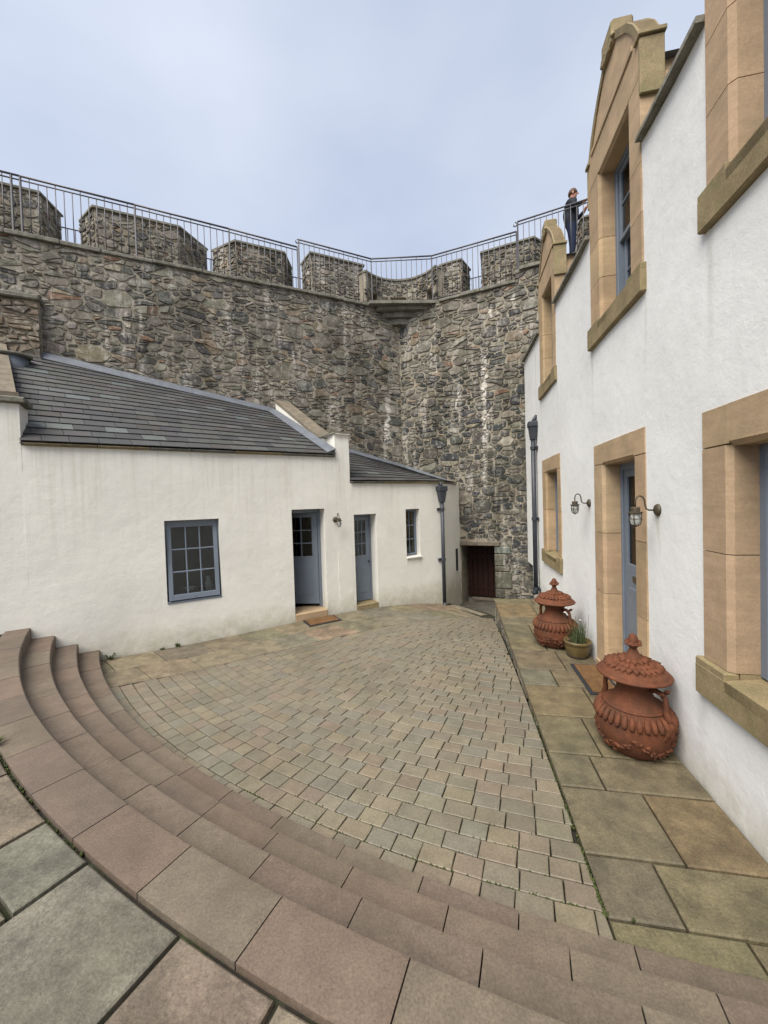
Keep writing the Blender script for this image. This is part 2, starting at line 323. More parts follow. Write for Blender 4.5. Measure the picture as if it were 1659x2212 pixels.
MAT = {
    'plaster_l': plaster('cream_lime_render', (.70, .68, .615), (.36, .33, .24), (.50, .465, .36), (-.9, .95), (-2.2, -1.45), [(CF, .93, .05, .85, -.3, .5), (CF, 2.46, .03, -1.2, -1.45, .8), (CF, 2.79, .03, -1.2, -1.4, .8), (CF, 3.2, .12, .38, -.5, .45), (CF, .82, .07, -.33, -.62, .45), (CF, 2.1, .06, .38, -.4, .4)]),
    'plaster_r': plaster('white_lime_render', (.735, .735, .715), (.40, .36, .27), (.60, .59, .54), (1.6, 3.1), (-2.1, -1.45), [(HF, 2.50, .06, 1.63, .6, .5), (HF, 3.36, .05, 1.72, .9, .4), (HF, 4.68, .06, 1.72, .8, .5), (HF, 3.18, .055, -.17, -.55, .8), (HF, 4.85, .05, -.12, -.45, .7), (HF, 6.3, .06, 1.85, 1.0, .4), (HF, 7.55, .06, 1.85, 1.0, .4), (HF, 2.62, .07, -1.36, -1.85, .5), (HF, 7.98, .12, 2.9, 1.6, .4)]),
    'sand': M('honey_sandstone', (.385, .275, .168), .20, 3.5, 80, .12, .85, .32, .006, 60, stain=((.24, .19, .11), 3, .50, .72, .6), mul=True, bed=.10),
    'sand_old': M('weathered_sandstone', (.155, .128, .094), .30, 6, 60, .2, .9, .45, .01, 40, stain=((.10, .085, .06), 5, .48, .66, .6)),
    'sand_moss': M('mossy_sandstone', (.235, .182, .10), .30, 5, 80, .22, .85, .3, .006, 50, stain=((.15, .145, .06), 7, .48, .68, .6)),
    'slab': M('riven_flagstone', None, .26, 5.5, 95, .32, .70, .75, .012, 26, .45, stain=((.072, .068, .042), 1.7, .50, .72, .40), mott=(6, .74, 1.24)),
    'step': M('sawn_pink_sandstone', None, .20, 4.5, 110, .30, .76, .35, .005, 70, .4, stain=((.080, .062, .044), 2.2, .46, .70, .60), mott=(8, .90, 1.10)),
    'sett': M('split_sandstone_sett', None, .15, 7, 90, .24, .56, .45, .008, 40, .5, stain=((.070, .060, .036), 1.1, .48, .70, .45), mott=(11, .95, 1.05)),
    'joint': M('mossy_joint', (.022, .019, .014), .4, 9, 60, .3, .95, .5, .01, 60, stain=((.03, .04, .010), 5, .5, .62, .7)),
    'stone': rubble_mat('rubble_stone'),
    'mortar': rubble_mat('lime_mortar', (.272, .238, .182)),
    'coping': M('weathered_coping', (.17, .16, .13), .35, 5, 50, .25, .9, .6, .02, 20, stain=((.07, .075, .04), 6, .5, .65, .7)),
    'slate': M('roof_slate', None, .16, 7, 60, .15, .62, .22, .004, 45, .4),
    'lead': M('lead_flashing', (.112, .122, .138), .22, 6, 40, .15, .55, .2, .004, 20, .5, metal=.15, stain=((.24, .27, .31), 8, .6, .72, .5)),
    'iron': M('painted_iron', (.032, .036, .046), .2, 9, 60, .1, .5, .12, .002, 40, .45),
    'rail': M('grey_painted_steel', (.085, .078, .082), .2, 8, 60, .1, .5, .1, .002, 40, .45),
    'paint': M('blue_grey_gloss_paint', (.145, .172, .210), .10, 3, 60, .06, .45, .08, .002, 40, .45),
    'terra': M('terracotta', (.116, .039, .017), .28, 7, 60, .18, .82, .35, .005, 45, .3, stain=((.055, .026, .015), 6, .46, .66, .75), mott=(9, .86, 1.14)),
    'glaze': M('olive_glaze', (.105, .075, .028), .3, 8, 50, .1, .4, .1, .002, 30, .5),
    'soil': M('potting_soil', (.03, .02, .013), .4, 20, 80, .3, .95, .6, .01, 60),
    'coir': M('coir_mat', (.135, .075, .035), .3, 12, 220, .4, .95, .8, .006, 260, .1),
    'rubber': M('black_rubber', (.016, .018, .022), .2, 10, 80, .2, .7, .2, .003, 80, .4),
    'brass': M('tarnished_brass', (.075, .060, .038), .3, 20, 80, .2, .55, .15, .002, 50, .5, metal=.4),
    'wood': M('dark_red_timber', (.026, .008, .004), .3, 6, 60, .2, .65, .3, .004, 40, .3),
    'beam': M('silvered_oak', (.155, .13, .10), .3, 8, 60, .25, .9, .5, .01, 40, .2),
    'room': M('interior_wall', (.15, .095, .06), .2, 3, 30, .1, .9, 0),
    'white': M('white_china', (.7, .69, .66), .05, 5, 30, .02, .4, 0),
    'chrome': M('polished_stay', (.6, .6, .6), .05, 5, 30, .02, .25, 0, metal=1.0),
    'grass': M('green_blade', (.055, .075, .026), .3, 20, 60, .2, .7, 0),
    'moss': M('weed_leaf', (.040, .052, .012), .3, 20, 60, .2, .8, 0),
    'skin': M('skin', (.46, .235, .165), .08, 20, 60, .05, .6, 0),
    'hair': M('brown_hair', (.075, .035, .018), .3, 60, 200, .2, .6, .3, .004, 200),
    'navy': M('dark_navy_jacket', (.011, .015, .021), .25, 12, 80, .1, .85, .3, .008, 40),
    'denim': M('blue_denim', (.012, .020, .048), .25, 14, 120, .1, .85, .25, .006, 60),
    'earth': M('earth', (.09, .08, .05), .3, .5, 10, .2, .95, .3, .02, 5),
    'glass': glass_mat(),
}
def lamp_glass():
    m, nt, b = newmat('lamp_glass'); b.inputs['Base Color'].default_value = (.75, .78, .76, 1); b.inputs['Roughness'].default_value = .12
    b.inputs['Transmission Weight'].default_value = .75; b.inputs['IOR'].default_value = 1.3
    return m
MAT['lampglass'] = lamp_glass()

def jit(c, v=.12, h=.04):
    k = 1 + U(-v, v); return tuple(max(.005, x * k * (1 + U(-h, h))) for x in c)
def pick(pal):
    t = U(0, sum(w for c, w in pal))
    for c, w in pal:
        t -= w
        if t <= 0: return jit(c)
    return jit(pal[-1][0])

# ------------------------------------------------------------------ polygon tools
def clip(poly, a, b, c):            # keep a*x+b*y <= c
    out = []; n = len(poly)
    for i in range(n):
        p, q = poly[i], poly[(i + 1) % n]
        dp = a * p[0] + b * p[1] - c; dq = a * q[0] + b * q[1] - c
        if dp <= 0: out.append(p)
        if (dp < 0 < dq) or (dq < 0 < dp):
            t = dp / (dp - dq); out.append((p[0] + (q[0] - p[0]) * t, p[1] + (q[1] - p[1]) * t))
    return out
def area(poly):
    return .5 * sum(poly[i][0] * poly[(i + 1) % len(poly)][1] - poly[(i + 1) % len(poly)][0] * poly[i][1] for i in range(len(poly)))
def half(F, w_keep_below=None, w_keep_above=None, s_below=None, s_above=None):
    """half plane a,b,c in world xy for a frame coordinate limit"""
    if w_keep_below is not None: n, k = F.n, w_keep_below
    elif w_keep_above is not None: n, k = -F.n, -w_keep_above
    elif s_below is not None: n, k = F.u, s_below
    else: n, k = -F.u, -s_above
    return n.x, n.y, k + n.x * F.o.x + n.y * F.o.y
def inset(poly, g):
    n = len(poly); out = []
    ar = area(poly)
    if ar < 0: poly = poly[::-1]
    for i in range(n):
        p0, p1, p2 = poly[i - 1], poly[i], poly[(i + 1) % n]
        d1 = (p1[0] - p0[0], p1[1] - p0[1]); d2 = (p2[0] - p1[0], p2[1] - p1[1])
        l1 = math.hypot(*d1) or 1e-6; l2 = math.hypot(*d2) or 1e-6
        n1 = (-d1[1] / l1, d1[0] / l1); n2 = (-d2[1] / l2, d2[0] / l2)
        k = 1 + n1[0] * n2[0] + n1[1] * n2[1]; k = max(k, .5)
        out.append((p1[0] + (n1[0] + n2[0]) / k * g, p1[1] + (n1[1] + n2[1]) / k * g))
    return out
def dedupe(poly, eps=.004):
    out = []
    for p in poly:
        if not out or math.hypot(p[0] - out[-1][0], p[1] - out[-1][1]) > eps: out.append(p)
    if len(out) > 1 and math.hypot(out[0][0] - out[-1][0], out[0][1] - out[-1][1]) <= eps: out.pop()
    return out
def paver(mb, poly, z, th, bev, tint, zf=None, tilt=0.0):
    """flat slab from an outline in world xy; zf gives ground height at a point"""
    poly = dedupe(poly)
    if len(poly) < 3: return False
    if area(poly) < 0: poly = poly[::-1]
    n = len(poly); ins = inset(poly, bev)
    cx = sum(p[0] for p in poly) / n; cy = sum(p[1] for p in poly) / n
    tx, ty = U(-tilt, tilt), U(-tilt, tilt); dz = U(-tilt, tilt) * .08
    def zz(p): return (zf(p[0], p[1]) if zf else 0) + z + (p[0] - cx) * tx + (p[1] - cy) * ty + dz
    v = [(p[0], p[1], zz(p) - th) for p in poly] + [(p[0], p[1], zz(p) - bev * .8) for p in poly] + [(p[0], p[1], zz(p)) for p in ins]
    f = [(i, (i + 1) % n, n + (i + 1) % n, n + i) for i in range(n)] + [(n + i, n + (i + 1) % n, 2 * n + (i + 1) % n, 2 * n + i) for i in range(n)] + [list(range(2 * n, 3 * n))]
    mb.add(v, f, tint); return True

# ------------------------------------------------------------------ rubble masonry
def rubble_cells(s0, s1, z0, z1, seed, keep=None, classes=((.235, .24), (.17, .38), (.115, .5), (.065, .8)), ky=(1.35, 2.1)):
    """irregular stones filling a rectangle: list of outlines in (s, z)"""
    rg = random.Random(seed)
    H = z1 - z0; nz = 60; zs = [z0 + H * i / nz for i in range(nz + 1)]
    ph = rg.uniform(0, 9); acc = [0.0]
    for i in range(nz):
        zc = (zs[i] + zs[i + 1]) / 2
        k = ky[0] + (ky[1] - ky[0]) * (0.5 + 0.5 * math.sin(zc * 3.1 + ph) * math.sin(zc * 1.27 + ph * 2)) ** 1.5
        acc.append(acc[-1] + k * H / nz)
    HY = acc[-1]
    za = np.array(zs); aa = np.array(acc)
    def fy(z): return float(np.interp(z, za, aa))
    def gy(y): return float(np.interp(y, aa, za))
    cell = .2; grid = {}; pts = []
    def near(x, y, r):
        i, j = int(x // cell), int(y // cell); k = int(r // cell) + 1
        for a in range(i - k, i + k + 1):
            for b in range(j - k, j + k + 1):
                for q in grid.get((a, b), ()): yield q
    A = (s1 - s0) * HY
    for r, fr in classes:
        tries = int(A / (math.pi * r * r) * fr * 4)
        for _ in range(tries):
            x, y = rg.uniform(s0 - .1, s1 + .1), rg.uniform(-.1, HY + .1)
            rr = r * rg.uniform(.8, 1.2)
            if keep and not keep(x, gy(y)): continue
            ok = True
            for q in near(x, y, rr + .28):
                px, py, pr = pts[q]
                if (px - x) ** 2 + (py - y) ** 2 < (.92 * (pr + rr)) ** 2: ok = False; break
            if ok:
                grid.setdefault((int(x // cell), int(y // cell)), []).append(len(pts)); pts.append((x, y, rr))
    out = []; cap_ = 3.2 * classes[0][0]
    for i, (x, y, r) in enumerate(pts):
        poly = [(x - .5, y - .5), (x + .5, y - .5), (x + .5, y + .5), (x - .5, y + .5)]
        nb = sorted(((pts[q][0] - x) ** 2 + (pts[q][1] - y) ** 2, q) for q in near(x, y, .7) if q != i)[:26]
        for d2, q in nb:
            X, Y, Rr = pts[q]
            poly = clip(poly, 2 * (X - x), 2 * (Y - y), X * X + Y * Y - x * x - y * y + r * r - Rr * Rr)
            if len(poly) < 3: break
        if len(poly) < 3: continue
        poly = clip(poly, -1, 0, -s0); poly = clip(poly, 1, 0, s1); poly = clip(poly, 0, -1, 0); poly = clip(poly, 0, 1, HY)
        if len(poly) < 3: continue
        poly = [(p[0], gy(p[1]) + .03 * math.sin(p[0] * 1.9 + ph) * math.sin(p[0] * .7)) for p in poly]
        out.append((poly, r))
    return split_cells(out, seed + 5)
def rough_outline(poly, rg, step=.10, jig=.013):
    out = []; n = len(poly)
    for i in range(n):
        p, q = poly[i], poly[(i + 1) % n]; d = math.hypot(q[0] - p[0], q[1] - p[1])
        k = max(1, int(d / step))
        if d > .035: # cut the corner a little
            a = min(.22, .010 / d * rg.uniform(.3, 1.8)); out.append((p[0] + (q[0] - p[0]) * a, p[1] + (q[1] - p[1]) * a)); 
            for j in range(1, k):
                t = j / k; out.append((p[0] + (q[0] - p[0]) * t + rg.uniform(-jig, jig), p[1] + (q[1] - p[1]) * t + rg.uniform(-jig, jig)))
            if d > .06: out.append((q[0] - (q[0] - p[0]) * a, q[1] - (q[1] - p[1]) * a))
        else: out.append(p)
    return dedupe(out, .006)
def stone_geo(poly, F, rg, gap, depth, base_w=-.025):
    """one stone with a nearly flat broken face: returns verts, faces or None"""
    pl = dedupe(poly)
    if len(pl) < 3 or abs(area(pl)) < .0008: return None
    if area(pl) < 0: pl = pl[::-1]
    pl = inset(pl, gap * rg.uniform(.3, 1.5))
    if area(pl) < .0005: return None
    pl = rough_outline(pl, rg)
    n = len(pl)
    if n < 3 or area(pl) < .0004: return None
    cx = sum(p[0] for p in pl) / n; cz = sum(p[1] for p in pl) / n
    w = depth * rg.uniform(.15, 1.0); tx, tz = rg.uniform(-.10, .10), rg.uniform(-.16, .06)
    e = min(.014, .14 * math.sqrt(abs(area(pl)))) * rg.uniform(.5, 1.3)
    v = [F(p[0], base_w, p[1]) for p in pl]
    top = []
    for p in pl:
        dx, dz = cx - p[0], cz - p[1]; L_ = math.hypot(dx, dz) or 1; k = min(.6, e * rg.uniform(.5, 1.6) / L_)
        top.append((p[0] + dx * k, p[1] + dz * k))
    v += [F(q[0], max(.006, w + (q[0] - cx) * tx + (q[1] - cz) * tz + rg.uniform(-.003, .003)), q[1]) for q in top]
    f = [(i, (i + 1) % n, n + (i + 1) % n, n + i) for i in range(n)]
    v.append(F(cx + rg.uniform(-.2, .2) * math.sqrt(area(pl)), w + rg.uniform(.0, .012), cz + rg.uniform(-.2, .2) * math.sqrt(area(pl))))
    f += [(n + i, n + (i + 1) % n, 2 * n) for i in range(n)]
    return v, f, cx, cz, area(pl)
def split_cells(cells, seed):
    """break some cells along bedding or cracks so that slabs and wedges mix with the blocks"""
    rg = random.Random(seed); out = []
    def cut(poly, r, depth):
        A = abs(area(poly)); n = len(poly)
        if depth < 2 and A > .012 and rg.random() < (.40 if A < .05 else .72):
            cx = sum(p[0] for p in poly) / n; cz = sum(p[1] for p in poly) / n
            h = max(p[1] for p in poly) - min(p[1] for p in poly); w = max(p[0] for p in poly) - min(p[0] for p in poly)
            th = rg.gauss(0, .22) if (h > .55 * w or rg.random() < .5) else math.pi / 2 + rg.gauss(0, .3)
            nx_, nz_ = -math.sin(th), math.cos(th); off = rg.uniform(-.16, .16) * (h if abs(nz_) > .6 else w); c = nx_ * cx + nz_ * cz + off
            for q in (clip(poly, nx_, nz_, c), clip(poly, -nx_, -nz_, -c)):
                if len(q) > 2: cut(q, r, depth + 1)
        else: out.append((poly, r))
    for poly, r in cells:
        if rg.random() < .7:
            a = rg.gauss(0, .12); ca, sa = math.cos(a), math.sin(a); n = len(poly)
            us = [p[0] * ca + p[1] * sa for p in poly]; vs_ = [-p[0] * sa + p[1] * ca for p in poly]
            k = rg.uniform(.03, .09); du, dv = (max(us) - min(us)) * k, (max(vs_) - min(vs_)) * k * 1.1
            for (x_, y_, c_) in ((ca, sa, max(us) - du), (-ca, -sa, -(min(us) + du)), (-sa, ca, max(vs_) - dv), (sa, -ca, -(min(vs_) + dv))):
                if len(poly) > 2: poly = clip(poly, x_, y_, c_)
            if len(poly) < 3: continue
        cut(poly, r, 0)
    return out
STONE_PAL = [((0.148, 0.134, 0.108), 34), ((0.191, 0.172, 0.137), 28), ((0.095, 0.090, 0.080), 18), ((0.056, 0.055, 0.053), 8), ((0.203, 0.163, 0.114), 8), ((0.191, 0.119, 0.078), 2), ((0.244, 0.223, 0.186), 9)]
STONE_DARK = [((.072, .070, .062), 34), ((.045, .048, .050), 30), ((.115, .105, .085), 24), ((.15, .135, .105), 12)]

# ================================================================== THE SETTING
mb = MB(); mb.add([(-220, -220, -3.4), (220, -220, -3.4), (220, 220, -3.4), (-220, 220, -3.4)], [(0, 1, 2, 3)])
tag(mb.build('ground', MAT['earth']), 'bare earth outside the castle walls', kind='structure')

# ---- courtyard bed, setts and border flags
mb = MB(); nx, ny = 79, 81; x0, x1, y0, y1 = -4.9, 3.0, 0.9, 9.0
gv = []; gf = []
for j in range(ny + 1):
    for i in range(nx + 1):
        x = x0 + (x1 - x0) * i / nx; y = y0 + (y1 - y0) * j / ny; 
        pw = (Vector((x, y, 0)) - HF.o).dot(HF.n); rr_ = (Vector((x, y, 0)) - C0).length
        z = gz(x, y) - .026
        if pw < .93: z = min(z, -2.3)
        if rr_ > 10.34: z = min(z, -2.3)
        gv.append((x, y, z))
for j in range(ny):
    for i in range(nx): gf.append((j * (nx + 1) + i, j * (nx + 1) + i + 1, (j + 1) * (nx + 1) + i + 1, (j + 1) * (nx + 1) + i))
mb.add(gv, gf)
yard = mb.build('courtyard', MAT['joint']); tag(yard, 'sett-paved courtyard floor between the white buildings', kind='structure')
SETT_PAL = [((0.211, 0.189, 0.134), 26), ((0.184, 0.172, 0.126), 24), ((0.176, 0.176, 0.147), 22), ((0.234, 0.189, 0.126), 13), ((0.211, 0.158, 0.118), 11), ((0.149, 0.132, 0.101), 12), ((0.257, 0.220, 0.147), 7)]
BORDER = 1.12
setts = []
EDGE_W = .955
far_cut = (Vector((1.42, 8.52, 0)), Vector((2.06, 8.05, 0)))
_fd = (far_cut[1] - far_cut[0]); _fn = Vector((-_fd.y, _fd.x, 0)).normalized()
if _fn.y < 0: _fn = -_fn
fa, fb, fc = _fn.x, _fn.y, _fn.x * far_cut[0].x + _fn.y * far_cut[0].y
R = 10.228; row = 0
bl = half(CF, w_keep_above=BORDER); hl = half(HF, w_keep_above=EDGE_W + .004)
while R > 2.2:
    R2 = R - .1285 * U(.97, 1.03); ang = 221 + U(0, 1.5)
    while ang < 262:
        ln = U(.155, .215); da = math.degrees(ln / R)
        a0, a1 = ang, ang + da; ang = a1
        g = .0036; gd = math.degrees(g / R)
        poly = [pol(R2 + g, a0 + gd, 0), pol(R - g, a0 + gd, 0), pol(R - g, a1 - gd, 0), pol(R2 + g, a1 - gd, 0)]
        poly = [(p.x + U(-.0025, .0025), p.y + U(-.0025, .0025)) for p in poly]
        for h_ in (bl, hl, (fa, fb, fc)): poly = clip(poly, *h_) if len(poly) > 2 else poly
        if len(poly) < 3 or abs(area(poly)) < .0022: continue
        cx = sum(p[0] for p in poly) / len(poly); cy = sum(p[1] for p in poly) / len(poly)
        if cx < -4.5 or cy < .6: continue
        setts.append((cx, cy, poly))
    R = R2; row += 1
setts = [s_ for s_ in setts if not (s_[1] > 8.75)]
setts.sort(key=lambda s_: s_[0] ** 2 + s_[1] ** 2 * 1.0)
rest = MB()
for i, (cx, cy, poly) in enumerate(setts):
    far = min(1, max(0, (cy - 3) / 5))
    tint = tuple((.45 * a + .55 * b_) * .72 for a, b_ in zip(pick(SETT_PAL), (.212, .178, .122)))
    # shade of the far yard painted into the tint: setts darken with distance
    tint = tuple(a * (1 - .5 * far) + b_ * .5 * far for a, b_ in zip(tint, (.125, .104, .070)))
    m_ = MB() if i < 300 else rest
    paver(m_, poly, 0, .045, .004, tint, gz, .013)
    if i < 300: m_.build('sett', MAT['sett'], yard, fix=False)
tag(rest.build('setts', MAT['sett'], yard, fix=False), 'small brownish setts paving the far half of the yard, shade painted into their tint', kind='stuff')
FLAG_PAL = [((0.150, 0.122, 0.075), 3), ((0.133, 0.112, 0.072), 3), ((0.164, 0.122, 0.078), 2), ((0.126, 0.109, 0.078), 2)]
for rowk, (lo, hi, t00) in enumerate(((.015, .56, -3.45), (.56, BORDER - .004, -3.6))):
    t_ = t00
    while t_ < 3.5:
        ln = U(.50, .66); g = .005; m_ = MB(); sl = .32
        poly = [CF(t_ + g + sl * lo, lo + g, 0), CF(t_ + ln - g + sl * lo, lo + g, 0), CF(t_ + ln - g + sl * hi, hi - g, 0), CF(t_ + g + sl * hi, hi - g, 0)]
        p2 = [(p.x, p.y) for p in poly]; t_ += ln
        for h_ in (hl, (fa, fb, fc), half(CF, s_below=3.45)): p2 = clip(p2, *h_) if len(p2) > 2 else p2
        if len(p2) < 3 or abs(area(p2)) < .02: continue
        cx = sum(p[0] for p in p2) / len(p2); cy = sum(p[1] for p in p2) / len(p2)
        if (Vector((cx, cy, 0)) - C0).length > 10.75: continue
        paver(m_, p2, .002, .06, .005, pick(FLAG_PAL), gz, .003); m_.build('border_flag', MAT['slab'], yard, fix=False)
# slabs beside the sunk threshold of the low door
for (poly, tn) in (([(1.40, 8.56), (2.02, 8.10), (2.20, 8.36), (1.56, 8.86)], (.17, .145, .10)),):
    m_ = MB(); paver(m_, poly, .0, .12, .008, tn, gz, .003); m_.build('border_flag', MAT['slab'], yard, fix=False)
m_ = MB(); paver(m_, [(1.45, 8.75), (2.30, 8.15), (3.0, 8.6), (2.95, 9.9), (1.75, 10.1)], -2.66, .2, .01, (.085, .078, .062)); m_.build('sunk_slab', MAT['slab'], yard, fix=False)

ms = MB(); rgm = random.Random(31)
def moss_line(pts_, n, r0, r1):
    for i in range(n):
        f_ = rgm.random() ** 1.0; p = pts_(f_); r_ = rgm.uniform(r0, r1); q_ = Vector((p[0] + rgm.gauss(0, .004), p[1] + rgm.gauss(0, .004), p[2])); k_ = rgm.uniform(.6, 1.3)
        ms.lathe([(r_, -.01), (r_ * .9, .002), (r_ * .4, .005 * k_)], 6, q_, (1, 1, 1), wob=lambda rr, z, a: rr * (1 + .3 * math.sin(3 * a + f_ * 40)))
def edge_pt(f_): p = HF(1.62 + f_ * f_ * 1.9, .957, 0); return (p.x, p.y, gz(p.x, p.y) - .002)
moss_line(edge_pt, 230, .002, .007)
for k_ in range(5):
    Rm = 10.228 - .1285 * k_
    def row_pt(f_, Rm=Rm): p = pol(Rm, 238 + f_ * 14, 0); return (p.x, p.y, gz(p.x, p.y) - .004)
    moss_line(row_pt, 120 if k_ < 2 else 40, .003, .007)
moss_line(lambda f_: tuple(pol(11.204, 231 + (f_ * f_) * 9, -1.514)), 120, .002, .006)
tag(ms.build('moss', MAT['moss'], None, True, fix=False), 'green moss growing in the paving joints', 'moss', kind='stuff')

# ---- raised pavement along the house
PAV = -1.98
mb = MB(); mb.box(HF, -1.5, 7.60, -.1, .915, -3.0, PAV - .055)
pav = mb.build('pavement', MAT['mortar']); tag(pav, 'raised flagged pavement along the white house', kind='structure')
rows = [-.6, .1, .62, 1.2, 1.61, 1.95, 2.47, 2.83, 3.37, 3.96, 4.36, 4.96, 5.37, 6.01, 6.42, 7.24, 7.62]
spl = [.5, .6, .4, .39, .615, .445, .66, .56, .38, .605, .42, .50, .565, .395, .32, .25]
PAVE_PAL = [((0.145, 0.116, 0.055), 4), ((0.128, 0.106, 0.055), 3), ((0.160, 0.119, 0.055), 3), ((0.135, 0.103, 0.055), 2)]
special = {(5, 0): (0.131, 0.106, 0.058), (5, 1): (0.160, 0.106, 0.046), (4, 0): (0.099, 0.080, 0.048), (4, 1): (0.145, 0.119, 0.058), (9, 0): (0.138, 0.128, 0.084), (10, 0): (0.152, 0.109, 0.061), (14, 0): (0.184, 0.119, 0.048), (13, 0): (0.135, 0.109, 0.058)}
for k in range(len(rows) - 1):
    a, b_ = rows[k], rows[k + 1]; sp = spl[k]
    for side, (w0, w1) in enumerate(((sp, EDGE_W - .004), (.012, sp))):
        g = .006; m_ = MB()
        poly = [HF(a + g + U(0, .003), w0 + g, 0), HF(b_ - g, w0 + g, 0), HF(b_ - g + U(-.003, 0), w1 - g, 0), HF(a + g, w1 - g, 0)]
        paver(m_, [(p.x, p.y) for p in poly], PAV, .055, .009, tuple((.6 * x + .4 * y) * .86 for x, y in zip(special.get((k, side)) or pick(PAVE_PAL), (.112, .096, .063))), None, .006)
        m_.build('flagstone', MAT['slab'], pav, fix=False)
# rubble face under the pavement edge, where the yard drops away
PEF = frame(HF(0, .915, 0), HF.u, HF.n)
rg = random.Random(5)
s_ = 3.3
while s_ < 7.58:
    ln = rg.uniform(.12, .34); top = PAV - .058
    p = HF(min(s_ + ln / 2, 7.5), 1.0, 0); bot = gz(p.x, p.y) - .05
    hh = top - bot; nrow = 1 if hh < .16 else 2
    for r_ in range(nrow):
        z0_ = bot + hh * r_ / nrow; z1_ = bot + hh * (r_ + 1) / nrow
        q = stone_geo([(s_, z0_), (min(s_ + ln, 7.6), z0_), (min(s_ + ln, 7.6), z1_), (s_, z1_)], PEF, rg, .008, .03)
        if q: m_ = MB(); m_.add(q[0], q[1], pick([((.16, .14, .10), 3), ((.11, .10, .08), 2)])); m_.build('kerb_stone', MAT['stone'], pav)
    s_ += ln
EEF = frame(HF(7.60, 0, 0), -HF.n, HF.u)
for a in np.arange(-.9, -.05, .21):
    for z_ in (-2.72, -2.5, -2.26):
        q = stone_geo([(a, z_), (a + .21, z_), (a + .21, z_ + .22), (a, z_ + .22)], EEF, rg, .008, .03)
        if q: m_ = MB(); m_.add(q[0], q[1], pick(STONE_DARK)); m_.build('kerb_stone', MAT['stone'], pav)

# ---- upper terrace
mb = MB()
angs = list(np.arange(214, 268, 3.0))
tv = [pol(11.05, a, -1.53) for a in angs] + [pol(16.5, a, -1.53) for a in angs]; n_ = len(angs)
mb.add(tv, [(i, i + 1, n_ + i + 1, n_ + i) for i in range(n_ - 1)])
terr = mb.build('terrace', MAT['joint']); tag(terr, 'upper flagged terrace at the head of the curved steps', kind='structure')
ta = [219.5, 222.6, 225.6, 228.4, 231.4, 234.7, 238.0, 240.23, 243.43, 245.66, 248.9, 251.6, 254.6, 257.4, 260, 263]
tcol = {4: (0.114, 0.090, 0.064), 5: (0.122, 0.094, 0.067), 6: (0.109, 0.095, 0.069), 7: (0.114, 0.102, 0.082), 8: (0.120, 0.095, 0.067), 9: (0.130, 0.102, 0.070)}
for k in range(len(ta) - 1):
    rr = [11.215]
    rr += [11.462] if k == 6 else []
    while rr[-1] < 15.5: rr.append(rr[-1] + (U(.55, .95) if len(rr) > 1 or k == 6 else [.62, .75, .68, .85, .7][k % 5]))
    for j in range(len(rr) - 1):
        g = .011; r0, r1 = rr[j] + (0 if j == 0 else g), rr[j + 1] - g
        seg = 3; poly = []
        for q in range(seg + 1): a = ta[k] + (ta[k + 1] - ta[k]) * q / seg; poly.append((r0, a + (math.degrees(g / r0) if q == 0 else -math.degrees(g / r0) if q == seg else 0)))
        for q in range(seg, -1, -1): a = ta[k] + (ta[k + 1] - ta[k]) * q / seg; poly.append((r1, a + (math.degrees(g / r0) if q == 0 else -math.degrees(g / r0) if q == seg else 0)))
        poly = [pol(r_, a, 0) for r_, a in poly]; poly = [(p.x, p.y) for p in poly]
        for h_ in (half(HF, w_keep_above=.01), half(CF, w_keep_above=.02)): poly = clip(poly, *h_) if len(poly) > 2 else poly
        if len(poly) < 3 or abs(area(poly)) < .01: continue
        col = jit(tcol[k], .05) if (k in tcol and j == 0) else pick([((.13, .107, .08), 3), ((.11, .102, .084), 2), ((.125, .104, .074), 2)])
        if k == 6 and j == 0: col = (.105, .100, .074)
        m_ = MB(); paver(m_, poly, -1.5, .045, .007, col, None, .006); m_.build('flagstone', MAT['slab'], terr, fix=False)

# ---- four curved steps
steps = empty('curved_steps', pol(10.7, 238, -2.1)); inv = steps.location.copy()
tag(steps, 'four curved pink sandstone steps sweeping down from the terrace', 'steps')
STEP_PAL = [((.128, .098, .072), 5), ((.112, .084, .062), 4), ((.134, .110, .078), 3), ((.142, .098, .070), 2)]
def step_block(R0, R1, z, h, a0, a1, tint, parent):
    seg = max(2, int((a1 - a0) / .7)); prof = [(R0, z - h), (R0, z - .028), (R0 + .003, z - .013), (R0 + .011, z - .003), (R0 + .026, z), (R1, z), (R1, z - h)]
    m_ = MB(); v = []; f = []; n = len(prof); off = U(-.002, .002); zz = U(-.0015, .0015)
    for i in range(seg + 1):
        a = a0 + (a1 - a0) * i / seg
        for (r, zp) in prof: v.append(pol(r + (off if r < R1 else 0), a, zp + zz) - inv)
    for i in range(seg):
        for k in range(n): f.append((i * n + k, i * n + (k + 1) % n, (i + 1) * n + (k + 1) % n, (i + 1) * n + k))
    f += [list(range(n)), list(range(seg * n, seg * n + n))[::-1]]
    m_.add(v, f, tint); o = m_.build('block', MAT['step'], parent); smooth_angle(o, 35); return o
for (R0, R1, z, h, a00, da) in ((10.235, 10.475, -1.95, .25, 214.85, 2.63), (10.465, 10.715, -1.80, .25, 215.8, 2.64), (10.705, 10.955, -1.65, .25, 213.9, 2.66), (10.945, 11.192, -1.50, .25, 214.6, 2.735)):
    st = empty('step', (0, 0, 0), steps)
    # bed under the blocks
    a = a00
    while a < 266:
        gd = math.degrees(.0030 / R0)
        step_block(R0, R1, z, h, a + gd, a + da - gd, tuple((.55 * x + .45 * y) * .95 for x, y in zip(pick(STEP_PAL), (.126, .096, .071))), st); a += da

